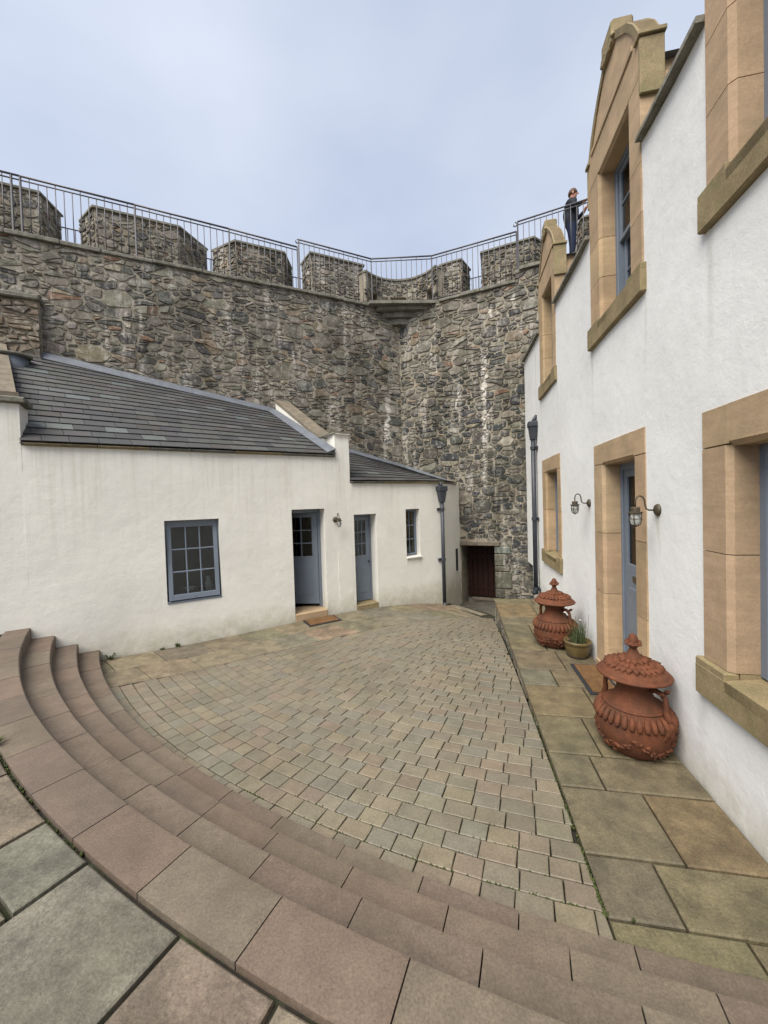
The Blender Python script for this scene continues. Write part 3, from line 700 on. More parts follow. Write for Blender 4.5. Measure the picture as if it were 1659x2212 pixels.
# ================================================================== CASTLE WALL
T, T2 = 5.20, 5.47
wall = empty('castle_wall', LF(-3, -.5, -2.8)); wo = wall.location.copy()
tag(wall, 'tall grey rubble castle wall with battlements behind the cottages', 'castle wall')
def rel(F, o): return lambda s, w, z: F(s, w, z) - o
LW, RW = rel(LF, wo), rel(RF, wo)
core = MB()
core.box(LW, -12.5, .62, -1.45, -.002, -3.2, T - .055)
core.box(RW, -1.15, .39, -1.45, -.002, -3.2, T - .055); core.box(RW, 1.24, 1.94, -1.45, -.002, -3.2, T - .055)
core.box(RW, .39, 1.24, -1.45, -.002, -1.05, T - .055); core.box(RW, .385, 1.245, -1.45, -.75, -3.2, -1.05)
core.box(RW, 1.94, 5.6, -1.45, -.002, -3.2, T2 - .055)
core.build('mortar_core', MAT['mortar'], wall)
def roofline(s):      # where the cottage roofs meet the wall: nothing shows below
    if s < -2.7: return 2.1 + (-2.7 - s) * .18 - .35
    if s < -1.6: return 1.2
    return .7
stones = []
cells = rubble_cells(-9.9, .60, -1.0, T - .06, 11, keep=lambda s, z: z > roofline(s) - .2)
rg = random.Random(21)
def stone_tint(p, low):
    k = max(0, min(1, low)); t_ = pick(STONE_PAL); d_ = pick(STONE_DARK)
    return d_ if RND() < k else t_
for poly, r in cells:
    cz = sum(p[1] for p in poly) / len(poly); cs_ = sum(p[0] for p in poly) / len(poly)
    if cz < roofline(cs_): continue
    q = stone_geo(poly, LW, rg, .0065, .024)
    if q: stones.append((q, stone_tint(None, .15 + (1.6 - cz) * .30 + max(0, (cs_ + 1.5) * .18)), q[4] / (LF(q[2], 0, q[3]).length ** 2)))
cells = rubble_cells(-1.15, 3.6, -2.95, T2 - .06, 12, keep=lambda s, z: z > -.2 or s > -.1)
for poly, r in cells:
    cz = sum(p[1] for p in poly) / len(poly); cs_ = sum(p[0] for p in poly) / len(poly)
    if cs_ < 1.94 and cz > T - .09: continue
    if min(p[0] for p in poly) < 1.27 and max(p[0] for p in poly) > .36 and cz < -1.0: continue
    if cs_ < .4 and cz < -.6: continue
    q = stone_geo(poly, RW, rg, .0065, .026)
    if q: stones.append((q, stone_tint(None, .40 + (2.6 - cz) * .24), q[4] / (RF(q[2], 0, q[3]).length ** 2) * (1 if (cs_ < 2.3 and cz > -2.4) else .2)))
stones.sort(key=lambda a: -a[2])
rest = MB()
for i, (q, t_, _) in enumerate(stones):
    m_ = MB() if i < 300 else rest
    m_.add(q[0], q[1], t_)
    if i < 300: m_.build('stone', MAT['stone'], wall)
tag(rest.build('small_stones', MAT['stone'], wall), 'small pinning stones of the rubble wall', kind='stuff')
# jamb stones and lintel of the low door
z_ = -2.75
for h_, l_ in ((.30, .34), (.24, .22), (.42, .40), (.14, .36), (.30, .26), (.18, .38)):
    m_ = MB(); m_.bbox(RW, 1.235, 1.235 + l_, -.34, .035, z_ + .006, min(z_ + h_ - .006, -1.16), .018, pick([((.20, .18, .12), 2), ((.14, .135, .10), 2), ((.13, .15, .12), 1)])); m_.build('jamb_stone', MAT['stone'], wall); z_ += h_
m_ = MB(); m_.bbox(RW, -.02, 1.36, -.40, .05, -1.155, -1.05, .012); m_.build('lintel_beam', MAT['beam'], wall)
dr = MB(); dr.box(RW, .41, 1.225, -.73, -.69, -2.60, -1.06); door = dr.build('low_door', MAT['wood'], wall)
for k in range(6):
    m_ = MB(); a = .41 + k * .136; m_.bbox(RW, a + .004, a + .132, -.69, -.665, -2.60, -1.07, .006); m_.build('plank', MAT['wood'], door)
m_ = MB(); m_.box(RW, .41, 1.22, -.664, -.65, -2.42, -2.34); m_.box(RW, .41, 1.22, -.664, -.65, -1.55, -1.47); m_.build('ledge', MAT['wood'], door)
m_ = MB(); m_.bbox(RW, .55, 1.22, -.60, -.42, -2.66, -2.61, .006); m_.build('threshold', MAT['beam'], wall)
# coping slabs along the inner edge of the wall walk
def copings(F, s0, s1, zt, seed):
    rg = random.Random(seed); s_ = s0
    while s_ < s1 - .05:
        ln = min(rg.uniform(.45, .95), s1 - s_)
        m_ = MB(); z_ = zt + rg.uniform(-.008, .008)
        m_.bbox(F, s_ + .004, s_ + ln - .004, -.75, rg.uniform(.035, .085), z_ - .065 - rg.uniform(0, .02), z_, .012); m_.build('coping_slab', MAT['coping'], wall); s_ += ln
copings(LW, -12.4, -.18, T, 3); copings(RW, -.02, 1.93, T, 4); copings(RW, 1.95, 5.5, T2, 5)
m_ = MB(); m_.box(LW, -12.5, .9, -1.45, -.74, T - .06, T - .012); m_.box(RW, -1.2, 1.94, -1.45, -.74, T - .06, T - .010); m_.box(RW, 1.94, 5.6, -1.45, -.74, T2 - .06, T2 - .012); m_.build('wall_walk', MAT['coping'], wall)
# corbelled platform across the corner
cor = Vector((.55, 10.54, 0))
for k, (z0, z1, f0, f1, dep) in enumerate(((T - .075, T, (-.20, 9.99), (1.62, 10.07), .06), (5.03, T - .085, (-.02, 10.16), (1.42, 10.20), .0), (4.90, 5.02, (.16, 10.30), (1.02, 10.33), 0), (4.74, 4.885, (.30, 10.39), (.86, 10.41), 0))):
    poly = [f0, f1, (1.75, 10.9), (.55, 11.2), (-.6, 10.7)]
    if k: poly = [f0, ((f0[0] + f1[0]) / 2, (f0[1] + f1[1]) / 2 - .05), f1, (1.5, 10.7), (.5, 10.95), (-.3, 10.6)]
    lo = [Vector((x, y, z0)) - wo for x, y in poly]; hi = [Vector((x, y, z1)) - wo for x, y in poly]
    m_ = MB(); m_.prism(lo, hi); o = m_.build('corbel_slab' if k else 'platform_slab', MAT['coping'], wall)
    o.data.materials[0] = MAT['coping']
# merlons: splayed sides, rubble faced
def merlon(F, f0, f1, b0, b1, ztop, z0, seed, wf=-.9, wb=-1.45):
    root = MB(); FR = rel(F, wo)
    lo = [FR(f0, wf + .0, z0), FR(f1, wf, z0), FR(b1, wb, z0), FR(b0, wb, z0)]; hi = [FR(f0, wf, ztop), FR(f1, wf, ztop), FR(b1, wb, ztop), FR(b0, wb, ztop)]
    root.prism(lo, hi); o = root.build('merlon', MAT['mortar'], wall)
    rgm = random.Random(seed); st = MB()
    def face(pa, pb, sd):
        d_ = (pb - pa); ln = d_.length; d_.normalize(); nrm = Vector((d_.y, -d_.x, 0))
        G = frame((pa.x, pa.y), (d_.x, d_.y), (nrm.x, nrm.y)); G2 = rel(G, wo)
        for poly, r in rubble_cells(0, ln, z0, ztop - .01, sd, classes=((.13, .25), (.09, .5), (.06, .8))):
            q = stone_geo(poly, G2, rgm, .008, .03)
            if q: st.add(q[0], q[1], pick(STONE_PAL))
    A, B, Cc, D = F(f0, wf, 0), F(f1, wf, 0), F(b1, wb, 0), F(b0, wb, 0)
    face(A, B, seed); face(B, Cc, seed + 1); face(D, A, seed + 2)
    tag(st.build('stonework', MAT['stone'], o), kind='stuff')
    cp = MB(); g = .05; u_ = .035
    lo = [FR(f0 - u_, wf + g, ztop), FR(f1 + u_, wf + g, ztop), FR(b1 + u_, wb - g, ztop), FR(b0 - u_, wb - g, ztop)]
    hi = [p + Vector((0, 0, .045)) for p in lo]; cp.prism(lo, hi); cp.build('cap_slab', MAT['coping'], o)
merlon(LF, -9.6, -7.21, -9.3, -7.0, 6.58, T - .02, 100)
merlon(LF, -6.27, -4.66, -6.66, -4.06, 6.56, T - .02, 110)
merlon(LF, -3.40, -2.25, -3.93, -1.92, 6.55, T - .02, 120)
merlon(LF, -1.52, -.02, -1.64, .0, 6.72, T - .02, 130)
merlon(RF, -.20, .37, -.24, .50, 6.58, T - .02, 140)
merlon(RF, .94, 2.22, .86, 2.62, 6.60, T - .02, 150)
merlon(RF, 3.35, 5.4, 3.15, 5.5, 6.72, T2 - .02, 160)
# rounded turret parapet behind the platform, with three loopholes
tur = empty('turret_parapet', (0, 0, 0), wall)
def arc_piece(a0, a1, z0, z1, r0, r1, name, mat):
    seg = max(2, int(abs(a1 - a0) / 7)); lo = []; hi = []
    c = Vector((.62, 10.30, 0))
    pts = [(r0, a0 + (a1 - a0) * i / seg) for i in range(seg + 1)] + [(r1, a1 + (a0 - a1) * i / seg) for i in range(seg + 1)]
    P_ = [c + Vector((r * math.cos(math.radians(a)), r * math.sin(math.radians(a)), 0)) - wo for r, a in pts]
    m_ = MB(); m_.prism([p + Vector((0, 0, z0)) for p in P_], [p + Vector((0, 0, z1)) for p in P_]); return m_.build(name, mat, tur)
TZ = 6.46
arc_piece(26, 147, 6.0, TZ, 1.12, 1.50, 'parapet', MAT['mortar']); arc_piece(25, 148, TZ, TZ + .05, 1.08, 1.54, 'cap', MAT['coping'])
for a0, a1 in ((26, 33), (46, 79), (103, 124), (137, 147)): arc_piece(a0, a1, T - .05, 6.0, 1.12, 1.50, 'pier', MAT['mortar'])
arc_piece(26, 147, T - .05, 5.70, 1.13, 1.50, 'base', MAT['mortar'])
st = MB(); c_ = Vector((.62, 10.30, 0)); rgm = random.Random(77)
def arcF(s, w, z): a = math.pi * .985 - s / 1.12; r = 1.12 - w; return c_ + Vector((r * math.cos(a), r * math.sin(a), z)) - wo
for poly, r in rubble_cells(0, 3.2, T, TZ, 88, classes=((.12, .25), (.085, .5), (.055, .8))):
    cs_ = sum(p[0] for p in poly) / len(poly); cz = sum(p[1] for p in poly) / len(poly); a_ = math.degrees(math.pi * .985 - cs_ / 1.12)
    if a_ < 26 or a_ > 147: continue
    if 5.66 < cz < 6.04 and (31 < a_ < 48 or 77 < a_ < 105 or 122 < a_ < 139): continue
    q = stone_geo(poly, arcF, rgm, .008, .03)
    if q: st.add(q[0], q[1], pick(STONE_PAL))
tag(st.build('stonework', MAT['stone'], tur), kind='stuff')
# projecting stub of older masonry at the far end, with slab top
sb = MB(); sb.box(LW, -9.9, -7.0, -.1, .15, 2.0, 3.98); stub = sb.build('old_masonry', MAT['mortar'], wall)
st = MB(); SF = rel(frame(LF(0, .15, 0), LF.u, LF.n), wo)
for poly, r in rubble_cells(-9.8, -6.98, 2.3, 3.95, 61, classes=((.2, .3), (.13, .5), (.08, .7))):
    q = stone_geo(poly, SF, rg, .01, .05)
    if q: st.add(q[0], q[1], pick([((.215, .165, .115), 3), ((.17, .135, .10), 3), ((.12, .105, .085), 2)]))
tag(st.build('stonework', MAT['stone'], stub), kind='stuff')
for a, b_ in ((-9.6, -8.4), (-8.4, -7.6), (-7.6, -6.95)):
    m_ = MB(); m_.bbox(LW, a + .01, b_ - .01, -.05, .24, 3.92, 4.02, .02, (.2, .16, .12)); m_.build('ledge_slab', MAT['coping'], stub)

# ================================================================== WALLS WITH OPENINGS
def holed_wall(F, s0, s1, z0, ztop, holes, thick, mat, name, parent, cell=.14, wob=.006, seed=0):
    """rendered wall: gently uneven front, reveals to the openings. ztop: function of s. holes: (s0,s1,z0,z1,depth)"""
    sb_ = {s0, s1}; zb = {z0, 1.0}
    for h in holes: sb_ |= {h[0], h[1]}; zb |= {h[2], h[3]}
    zmax = max(ztop(s0), ztop(s1)); zb = {z for z in zb if z < min(ztop(s0), ztop(s1)) - .02} | {z0}
    def fill(br, c):
        br = sorted(br); out = []
        for a, b_ in zip(br[:-1], br[1:]):
            k = max(1, round((b_ - a) / c)); out += [a + (b_ - a) * i / k for i in range(k)]
        return out + [br[-1]]
    S = fill(sb_, cell); Z = fill(zb | {9.0}, cell); Z = [z for z in Z if z < min(ztop(s0), ztop(s1)) - .03] + [None]
    vid = {}; v = []; f = []
    def inside(s, z): return any(h[0] < s < h[1] and h[2] < z < h[3] for h in holes)
    def vert(i, j):
        if (i, j) not in vid:
            s = S[i]; z = Z[j] if Z[j] is not None else ztop(s)
            w = wob * 2 * noise.noise(Vector((s * 1.3 + seed, z * 1.1, seed * 3.7))) + wob * .7 * noise.noise(Vector((s * 5, z * 5, seed)))
            vid[(i, j)] = len(v); v.append(F(s, w, z))
        return vid[(i, j)]
    solid = {}
    for i in range(len(S) - 1):
        for j in range(len(Z) - 1):
            zj = Z[j]; zk = Z[j + 1] if Z[j + 1] is not None else ztop(S[i])
            solid[(i, j)] = not inside((S[i] + S[i + 1]) / 2, (zj + zk) / 2)
            if solid[(i, j)]: f.append((vert(i, j), vert(i + 1, j), vert(i + 1, j + 1), vert(i, j + 1)))
    def dep(i, j):
        s = (S[i] + S[i + 1]) / 2; zk = Z[j + 1] if Z[j + 1] is not None else ztop(S[i]); z = (Z[j] + zk) / 2
        for h in holes:
            if h[0] < s < h[1] and h[2] < z < h[3]: return h[4]
        return thick
    bk = {}
    def back(i, j, d):
        if (i, j, d) not in bk:
            s = S[i]; z = Z[j] if Z[j] is not None else ztop(s); bk[(i, j, d)] = len(v); v.append(F(s, -d, z))
        return bk[(i, j, d)]
    for (i, j), so in list(solid.items()):
        if so: continue
        d = dep(i, j)
        for (di, dj, a, b_) in ((-1, 0, (i, j), (i, j + 1)), (1, 0, (i + 1, j + 1), (i + 1, j)), (0, -1, (i + 1, j), (i, j)), (0, 1, (i, j + 1), (i + 1, j + 1))):
            if solid.get((i + di, j + dj), False): f.append((vert(*a), vert(*b_), back(*b_, d), back(*a, d)))
    nz = len(Z) - 1                                     # top, ends and back
    for i in range(len(S) - 1):
        if solid[(i, nz - 1)]: f.append((vert(i, nz), vert(i + 1, nz), back(i + 1, nz, thick), back(i, nz, thick)))
    for j in range(nz):
        f.append((vert(0, j), vert(0, j + 1), back(0, j + 1, thick), back(0, j, thick))); n = len(S) - 1
        f.append((vert(n, j), back(n, j, thick), back(n, j + 1, thick), vert(n, j + 1)))
    m_ = MB(); m_.add(v, f); o = m_.build(name, mat, parent, fix=False)
    smooth_angle(o, 50)
    # inner leaf behind the front, with the same openings
    return o

def window(F, s0, s1, z0, z1, nx, ny, fr, parent, name='window', bar=.022, th=.045, sub=True, low=None, pane_w=-.02):
    """glazed frame; its origin plane w=0 is the outer face of the frame"""
    m_ = MB(); b = .004
    zl = z0 + (low if low else fr)
    m_.bbox(F, s0, s0 + fr, -th, 0, z0, z1, b); m_.bbox(F, s1 - fr, s1, -th, 0, z0, z1, b)
    m_.bbox(F, s0 + fr - .003, s1 - fr + .003, -th, -.001, z1 - fr, z1 - .001, b); m_.bbox(F, s0 + fr - .003, s1 - fr + .003, -th, -.001, z0 + .001, zl, b)
    o = m_.build(name, MAT['paint'], parent); P_ = o if sub else parent
    gs0, gs1, gz0, gz1 = s0 + fr, s1 - fr, zl, z1 - fr
    for i in range(1, nx):
        c = gs0 + (gs1 - gs0) * i / nx; m_ = MB(); m_.bbox(F, c - bar / 2, c + bar / 2, -th + .004, -.006, gz0, gz1, .005); m_.build('glazing_bar', MAT['paint'], P_)
    for j in range(1, ny):
        c = gz0 + (gz1 - gz0) * j / ny; m_ = MB(); m_.bbox(F, gs0, gs1, -th + .006, -.008, c - bar / 2, c + bar / 2, .005); m_.build('glazing_bar', MAT['paint'], P_)
    for i in range(nx):
        for j in range(ny):
            m_ = MB(); m_.box(F, gs0 + (gs1 - gs0) * i / nx, gs0 + (gs1 - gs0) * (i + 1) / nx, pane_w - .004, pane_w, gz0 + (gz1 - gz0) * j / ny, gz0 + (gz1 - gz0) * (j + 1) / ny); m_.build('pane', MAT['glass'], P_)
    return o

# ================================================================== THE COTTAGES
def ruled_roof(eave, ridge, e, sw, parent, under_mat, a_cells, lift=.017, minlen=.06):
    """eave, ridge: a->Vector for a in 0..1. Lays rows of slates parallel to the eave."""
    base = MB(); n = 24; v = []; 
    for i in range(n + 1): v += [eave(i / n), ridge(i / n)]
    base.add([p - Vector((0, 0, .03)) for p in v], [(2 * i, 2 * i + 2, 2 * i + 3, 2 * i + 1) for i in range(n)])
    roof = base.build('roof', under_mat, parent)
    Ls = [(ridge(i / 60) - eave(i / 60)).length for i in range(61)]
    elen = sum((eave((i + 1) / 200) - eave(i / 200)).length for i in range(200))
    cum = [0.0]
    for i in range(200): cum.append(cum[-1] + (eave((i + 1) / 200) - eave(i / 200)).length)
    def a_at(x): return float(np.interp(x, cum, [i / 200 for i in range(201)]))
    def P_(a, d):
        A, B = eave(a), ridge(a); return A + (B - A) * (d / max(.05, (B - A).length))
    row = 0; cnt = 0
    while row * e < max(Ls):
        d0 = row * e; x = -sw * (.5 if row % 2 else 0) - U(0, .08)
        while x < elen:
            w_ = sw * U(.82, 1.16); xa, xb = max(0, x), min(elen, x + w_); x += w_
            if xb - xa < .03: continue
            g = .003; a0, a1 = a_at(xa + g), a_at(xb - g); am = (a0 + a1) / 2
            Lm = float(np.interp(am, [i / 60 for i in range(61)], Ls))
            if d0 > Lm - minlen: continue
            d1 = min(d0 + e + .055, Lm + .02)
            q = [P_(a0, d0 + U(-.004, .004)), P_(a1, d0 + U(-.004, .004)), P_(a1, d1), P_(a0, d1)]
            nrm = (q[1] - q[0]).cross(q[3] - q[0])
            if nrm.length < 1e-6: continue
            nrm.normalize()
            if nrm.z < 0: nrm = -nrm
            li = lift + U(0, .005); hi = .003
            lo = [q[0] + nrm * (li - .007), q[1] + nrm * (li - .007), q[2] - nrm * .004, q[3] - nrm * .004]; up = [q[0] + nrm * (li + .004), q[1] + nrm * (li + .004), q[2] + nrm * hi, q[3] + nrm * hi]
            tint = pick([((.056, .055, .053), 10), ((.045, .045, .045), 8), ((.070, .069, .066), 5), ((.082, .089, .086), 1.4), ((.050, .045, .042), 3)])
            m_ = MB(); m_.prism(lo, up, tint); m_.build('slate', MAT['slate'], roof); cnt += 1
        row += 1
    return roof, P_, Ls
def flashing(parent, pts_low, pts_high, name, out):
    m_ = MB(); n = len(pts_low); v = []
    for a, b_ in zip(pts_low, pts_high): v += [a, b_]
    m_.add(v + [p + out for p in v], [(2 * i, 2 * i + 2, 2 * i + 3, 2 * i + 1) for i in range(n - 1)] + [(2 * n + 2 * i, 2 * n + 2 * i + 1, 2 * n + 2 * i + 3, 2 * n + 2 * i + 2) for i in range(n - 1)] + [(2 * i, 2 * n + 2 * i, 2 * n + 2 * i + 2, 2 * i + 2) for i in range(n - 1)] + [(2 * i + 1, 2 * i + 3, 2 * n + 2 * i + 3, 2 * n + 2 * i + 1) for i in range(n - 1)])
    return m_.build(name, MAT['lead'], parent)

# ---- main cottage
cot = empty('cottage', CF(-1.4, -1.2, -2.1)); co = cot.location.copy(); CR = rel(CF, co)
tag(cot, 'long white rendered cottage with a large slate lean-to roof', 'cottage')
holes1 = [(-1.99, -1.22, -1.45, -.175, .16), (-.015, .61, -2.10, -.075, .30)]
holed_wall(CR, -7.6, -3.56, -2.7, lambda s: 1.42, [], .4, MAT['plaster_l'], 'gable_wall', cot, .16, .006, 1)
holed_wall(CR, -3.56, .86, -2.7, lambda s: .885, holes1, .4, MAT['plaster_l'], 'wall', cot, .13, .006, 2)
holed_wall(CR, .86, 1.155, -2.7, lambda s: 1.33, [], .4, MAT['plaster_l'], 'pier', cot, .13, .006, 3)
# eave course of brown stone, and coping slabs
s_ = -3.54
while s_ < .84:
    ln = min(U(.55, .8), .845 - s_); m_ = MB(); m_.bbox(CR, s_ + .003, s_ + ln - .003, -.2, .045, .888, .926, .006, ); m_.build('eave_stone', MAT['sand_moss'] if RND() < .4 else MAT['coping'], cot); s_ += ln
eave1 = lambda a: CR(-3.56 + a * 4.42, .055, .930)
def ridge1(a):
    t_ = -4.30 + a * (.40 + 4.30)
    return CR(t_, -(2.89 - .113 * (t_ + 3.83)) + .01, 2.95 - .177 * (t_ + 3.83))
roof1, RP1, _ = ruled_roof(eave1, ridge1, .205, .33, cot, MAT['rubber'], 1)
pl_ = [ridge1(i / 16) + (eave1(i / 16) - ridge1(i / 16)).normalized() * .17 + Vector((0, 0, .03)) for i in range(17)]; ph_ = [ridge1(i / 16) + CF.n * .02 + Vector((0, 0, .09)) for i in range(17)]
flashing(roof1, pl_, ph_, 'wall_flashing', Vector((0, 0, .012)))
# verge lead beside the parapet
pl_ = [RP1(.962, d) + Vector((0, 0, .03)) for d in np.linspace(.0, 2.7, 8)]; ph_ = [RP1(1.0, d) + Vector((0, 0, .10)) for d in np.linspace(0, 2.7, 8)]
flashing(roof1, pl_, ph_, 'verge_flashing', Vector((0, 0, .012)))
# parapet wall rising with the roof, stone coping
def parapet(tf, tb, db, thick, prof, name, mat, cope, cw=.05, cth=.07, zb=.3):
    """tf, tb: front/back position of left face; prof: (d, z) list"""
    def pt(d, side, z): t_ = tf + (tb - tf) * d / db + (thick if side else 0); return CR(t_, -d, z)
    m_ = MB(); n = len(prof)
    lo = [pt(d, 0, z) for d, z in prof] + [pt(d, 0, zb) for d, z in reversed(prof)]
    hi = [pt(d, 1, z) for d, z in prof] + [pt(d, 1, zb) for d, z in reversed(prof)]
    m_.prism(lo, hi); m_.build(name, mat, cot)
    for (d0, z0), (d1, z1) in zip(prof[:-1], prof[1:]):
        k = max(1, round((d1 - d0) / .75))
        for i in range(k):
            da, db_ = d0 + (d1 - d0) * i / k + .003, d0 + (d1 - d0) * (i + 1) / k - .003
            za, zb_ = z0 + (z1 - z0) * (da - d0) / (d1 - d0), z0 + (z1 - z0) * (db_ - d0) / (d1 - d0)
            def q(d, side, z): t_ = tf + (tb - tf) * d / db + (thick + cw if side else -cw); return CR(t_, -d, z)
            m2 = MB(); m2.prism([q(da, 0, za), q(da, 1, za), q(db_, 1, zb_), q(db_, 0, zb_)], [q(da, 0, za + cth), q(da, 1, za + cth), q(db_, 1, zb_ + cth), q(db_, 0, zb_ + cth)]); m2.build('coping_stone', cope, cot)
parapet(.86, .44, 2.42, .29, [(-.045, 1.332), (.62, 1.335)], 'parapet', MAT['plaster_l'], MAT['coping'], .03, .03, 1.322)
parapet(.86, .44, 2.42, .29, [(.40, 1.30), (.62, 1.36), (2.38, 2.44)], 'parapet', MAT['plaster_l'], MAT['sand_old'], .02, .06, .95)
parapet(-4.12, -4.85, 2.8, .55, [(.04, 1.52), (.45, 1.56), (2.85, 3.06)], 'parapet', MAT['sand_old'], MAT['sand_old'], .015, .06, 1.505)
m_ = MB(); m_.bbox(CR, -7.6, -3.49, -.35, .07, 1.425, 1.50, .012); m_.build('coping_stone', MAT['coping'], cot)
# lead-clad drum under a stone slab where the roof meets the old masonry
dc = CF(-4.10, -2.36, 0); m_ = MB(); m_.lathe([(.215, 2.2), (.205, 2.46), (.20, 2.71)], 24, (dc.x - co.x, dc.y - co.y, -co.z)); m_.build('lead_drum', MAT['lead'], cot, True)
m_ = MB(); m_.lathe([(.23, 2.715), (.255, 2.735), (.25, 2.76), (.15, 2.78)], 20, (dc.x - co.x, dc.y - co.y, -co.z), wob=lambda r, z, a: r * (1 + .06 * math.sin(3 * a + 1))); m_.build('drum_slab', MAT['coping'], cot, True)
# hinged window, pushed open at the foot
fo = MB(); F_ = rel(frame(CF(0, -.10, 0), CF.u, CF.n), co)
wz0, wz1 = -1.45, -.175
fo.bbox(F_, -1.99, -1.955, -.07, 0, wz0, wz1, .004); fo.bbox(F_, -1.255, -1.22, -.07, 0, wz0, wz1, .004); fo.bbox(F_, -1.957, -1.253, -.07, -.001, wz1 - .06, wz1, .004); fo.bbox(F_, -1.99, -1.22, -.07, .11, wz0, wz0 + .03, .004)
wfr = fo.build('window', MAT['paint'], cot)
window(sheared(F_, .105, wz1 - .05), -1.965, -1.245, wz0 + .045, wz1 - .05, 3, 3, .062, wfr, 'sash', .02, .04, False, .085)
m_ = MB(); m_.tube([F_(-1.60, -.03, wz0 + .20), F_(-1.60, .04, wz0 + .12), F_(-1.60, .125, wz0 + .075)], .006, 6); m_.build('window_stay', MAT['chrome'], wfr)
# open door
dz0, dz1 = -1.95, -.085
F_ = rel(frame(CF(0, -.235, 0), CF.u, CF.n), co)
m_ = MB(); m_.bbox(F_, -.014, .04, -.07, 0, dz0, dz1, .004); m_.bbox(F_, .555, .609, -.07, 0, dz0, dz1, .004); m_.bbox(F_, .038, .557, -.07, -.001, dz1 - .06, dz1, .004); dfr = m_.build('doorway', MAT['paint'], cot)
def half_glazed_door(F, s0, s1, z0, z1, zm, nx, ny, parent, knob_s=None, name='door'):
    window(F, s0, s1, zm - .06, z1, nx, ny, .085, parent, name + '_top', .02, .042, False, .06)
    m_ = MB(); m_.bbox(F, s0, s1, -.042, -.001, z0, zm - .058, .004); m_.bbox(F, s0 + .09, s1 - .09, -.02, .008, z0 + .16, zm - .2, .006); m_.box(F, s0, s1, 0, .012, z0, z0 + .055); m_.build(name, MAT['paint'], parent)
    if knob_s is not None:
        p = F(knob_s, .0, zm - .13); n_ = F(knob_s, .05, zm - .13)
        k = MB(); k.tube([p, p + (n_ - p) * .6, p + (n_ - p) * .7, n_], [.009, .009, .026, .02], 10); k.build('knob', MAT['iron'], parent)
half_glazed_door(swung(F_, .75, .55), .045, .545, dz0 + .06, dz1 - .065, -.98, 2, 3, dfr)
m_ = MB(); m_.bbox(CR, -.012, .607, -.5, .012, -2.14, -1.955, .012); m_.build('doorstep', MAT['sand'], cot)
# room: back, floor, ceiling, worktop with crockery
m_ = MB(); m_.box(CR, -3.3, .7, -2.05, -2.0, -2.1, .9); m_.box(CR, -3.3, .72, -2.0, -.40, -2.14, -2.09); m_.box(CR, -3.3, .84, -2.0, -.40, .84, .88); m_.box(CR, -3.35, -3.3, -2, -.4, -2.1, .88); m_.box(CR, .72, .80, -2, -.4, -2.1, .88)
m_.build('inner_wall', MAT['room'], cot)
rw = MB()
for (a, b_, c_, d_) in ((-3.3, -1.99, -2.1, .88), (-1.22, -.015, -2.1, .88), (.61, .75, -2.1, .88), (-1.99, -1.22, -2.1, -1.45), (-1.99, -1.22, -.175, .88), (-.015, .61, -.075, .88)): rw.box(CR, a, b_, -.41, -.32, c_, d_)
rw.build('inner_lining', MAT['room'], cot)
tb = empty('worktop', CF(-1.6, -.9, -2.09)); to = tb.location.copy(); TR = rel(CF, to); tag(tb, 'brown worktop just inside the open cottage window', 'table')
m_ = MB(); m_.bbox(TR, -2.1, -1.0, -1.15, -.55, -1.47, -1.43, .006); m_.build('top', MAT['terra'], tb)
for a in (-2.05, -1.05):
    for b_ in (-1.1, -.6): m_ = MB(); m_.box(TR, a - .02, a + .02, b_ - .02, b_ + .02, -2.09, -1.47); m_.build('leg', MAT['wood'], tb)
jp = CF(-1.33, -.72, -1.43); j_ = MB(); j_.lathe([(.05, 0), (.065, .05), (.06, .12), (.035, .18), (.045, .23)], 20); o = j_.build('jug', MAT['white'], None, True); o.location = jp; tag(o, 'white jug on the worktop behind the cottage window', 'jug')
bp_ = CF(-1.62, -.75, -1.43); j_ = MB(); j_.lathe([(.03, 0), (.07, .03), (.09, .07), (.085, .07), (.06, .03)], 20); o = j_.build('bowl', MAT['white'], None, True); o.location = bp_; tag(o, 'small white bowl on the worktop behind the cottage window', 'bowl')

# ---- lower cottage
low = empty('lower_cottage', CF(2.3, -1.0, -2.1)); lo_ = low.location.copy(); C2 = rel(CF, lo_)
tag(low, 'smaller white cottage with low slate roof beside the dark doorway', 'cottage')
holes2 = [(1.215, 1.715, -2.12, -.215, .30), (2.435, 2.795, -1.16, -.15, .20)]
holed_wall(C2, 1.157, 3.42, -2.75, lambda s: .395, holes2, .4, MAT['plaster_l'], 'wall', low, .13, .006, 5)
cA = CF(3.42, 0, 0); cB = RF(.385, -.3, 0); rv = (cB - cA); rvl = rv.length; rv.normalize()
QF = frame((cA.x, cA.y), (rv.x, rv.y), (rv.y, -rv.x)); Q2 = rel(QF, lo_)
holed_wall(Q2, 0, rvl, -2.95, lambda s: .395, [], .3, MAT['plaster_l'], 'return_wall', low, .13, .006, 6)
m_ = MB(); m_.bbox(Q2, 1.0, 1.16, -.05, .012, -1.75, -1.2, .004); m_.build('wall_slot', MAT['rubber'], low)
s_ = 1.165
while s_ < 3.44:
    ln = min(U(.55, .8), 3.45 - s_); m_ = MB(); m_.bbox(C2, s_ + .003, s_ + ln - .003, -.2, .045, .398, .434, .006); m_.build('eave_stone', MAT['sand_moss'] if RND() < .5 else MAT['coping'], low); s_ += ln
m_ = MB(); m_.bbox(Q2, .0, 1.1, -.2, .045, .397, .433, .006); m_.build('eave_stone', MAT['coping'], low)
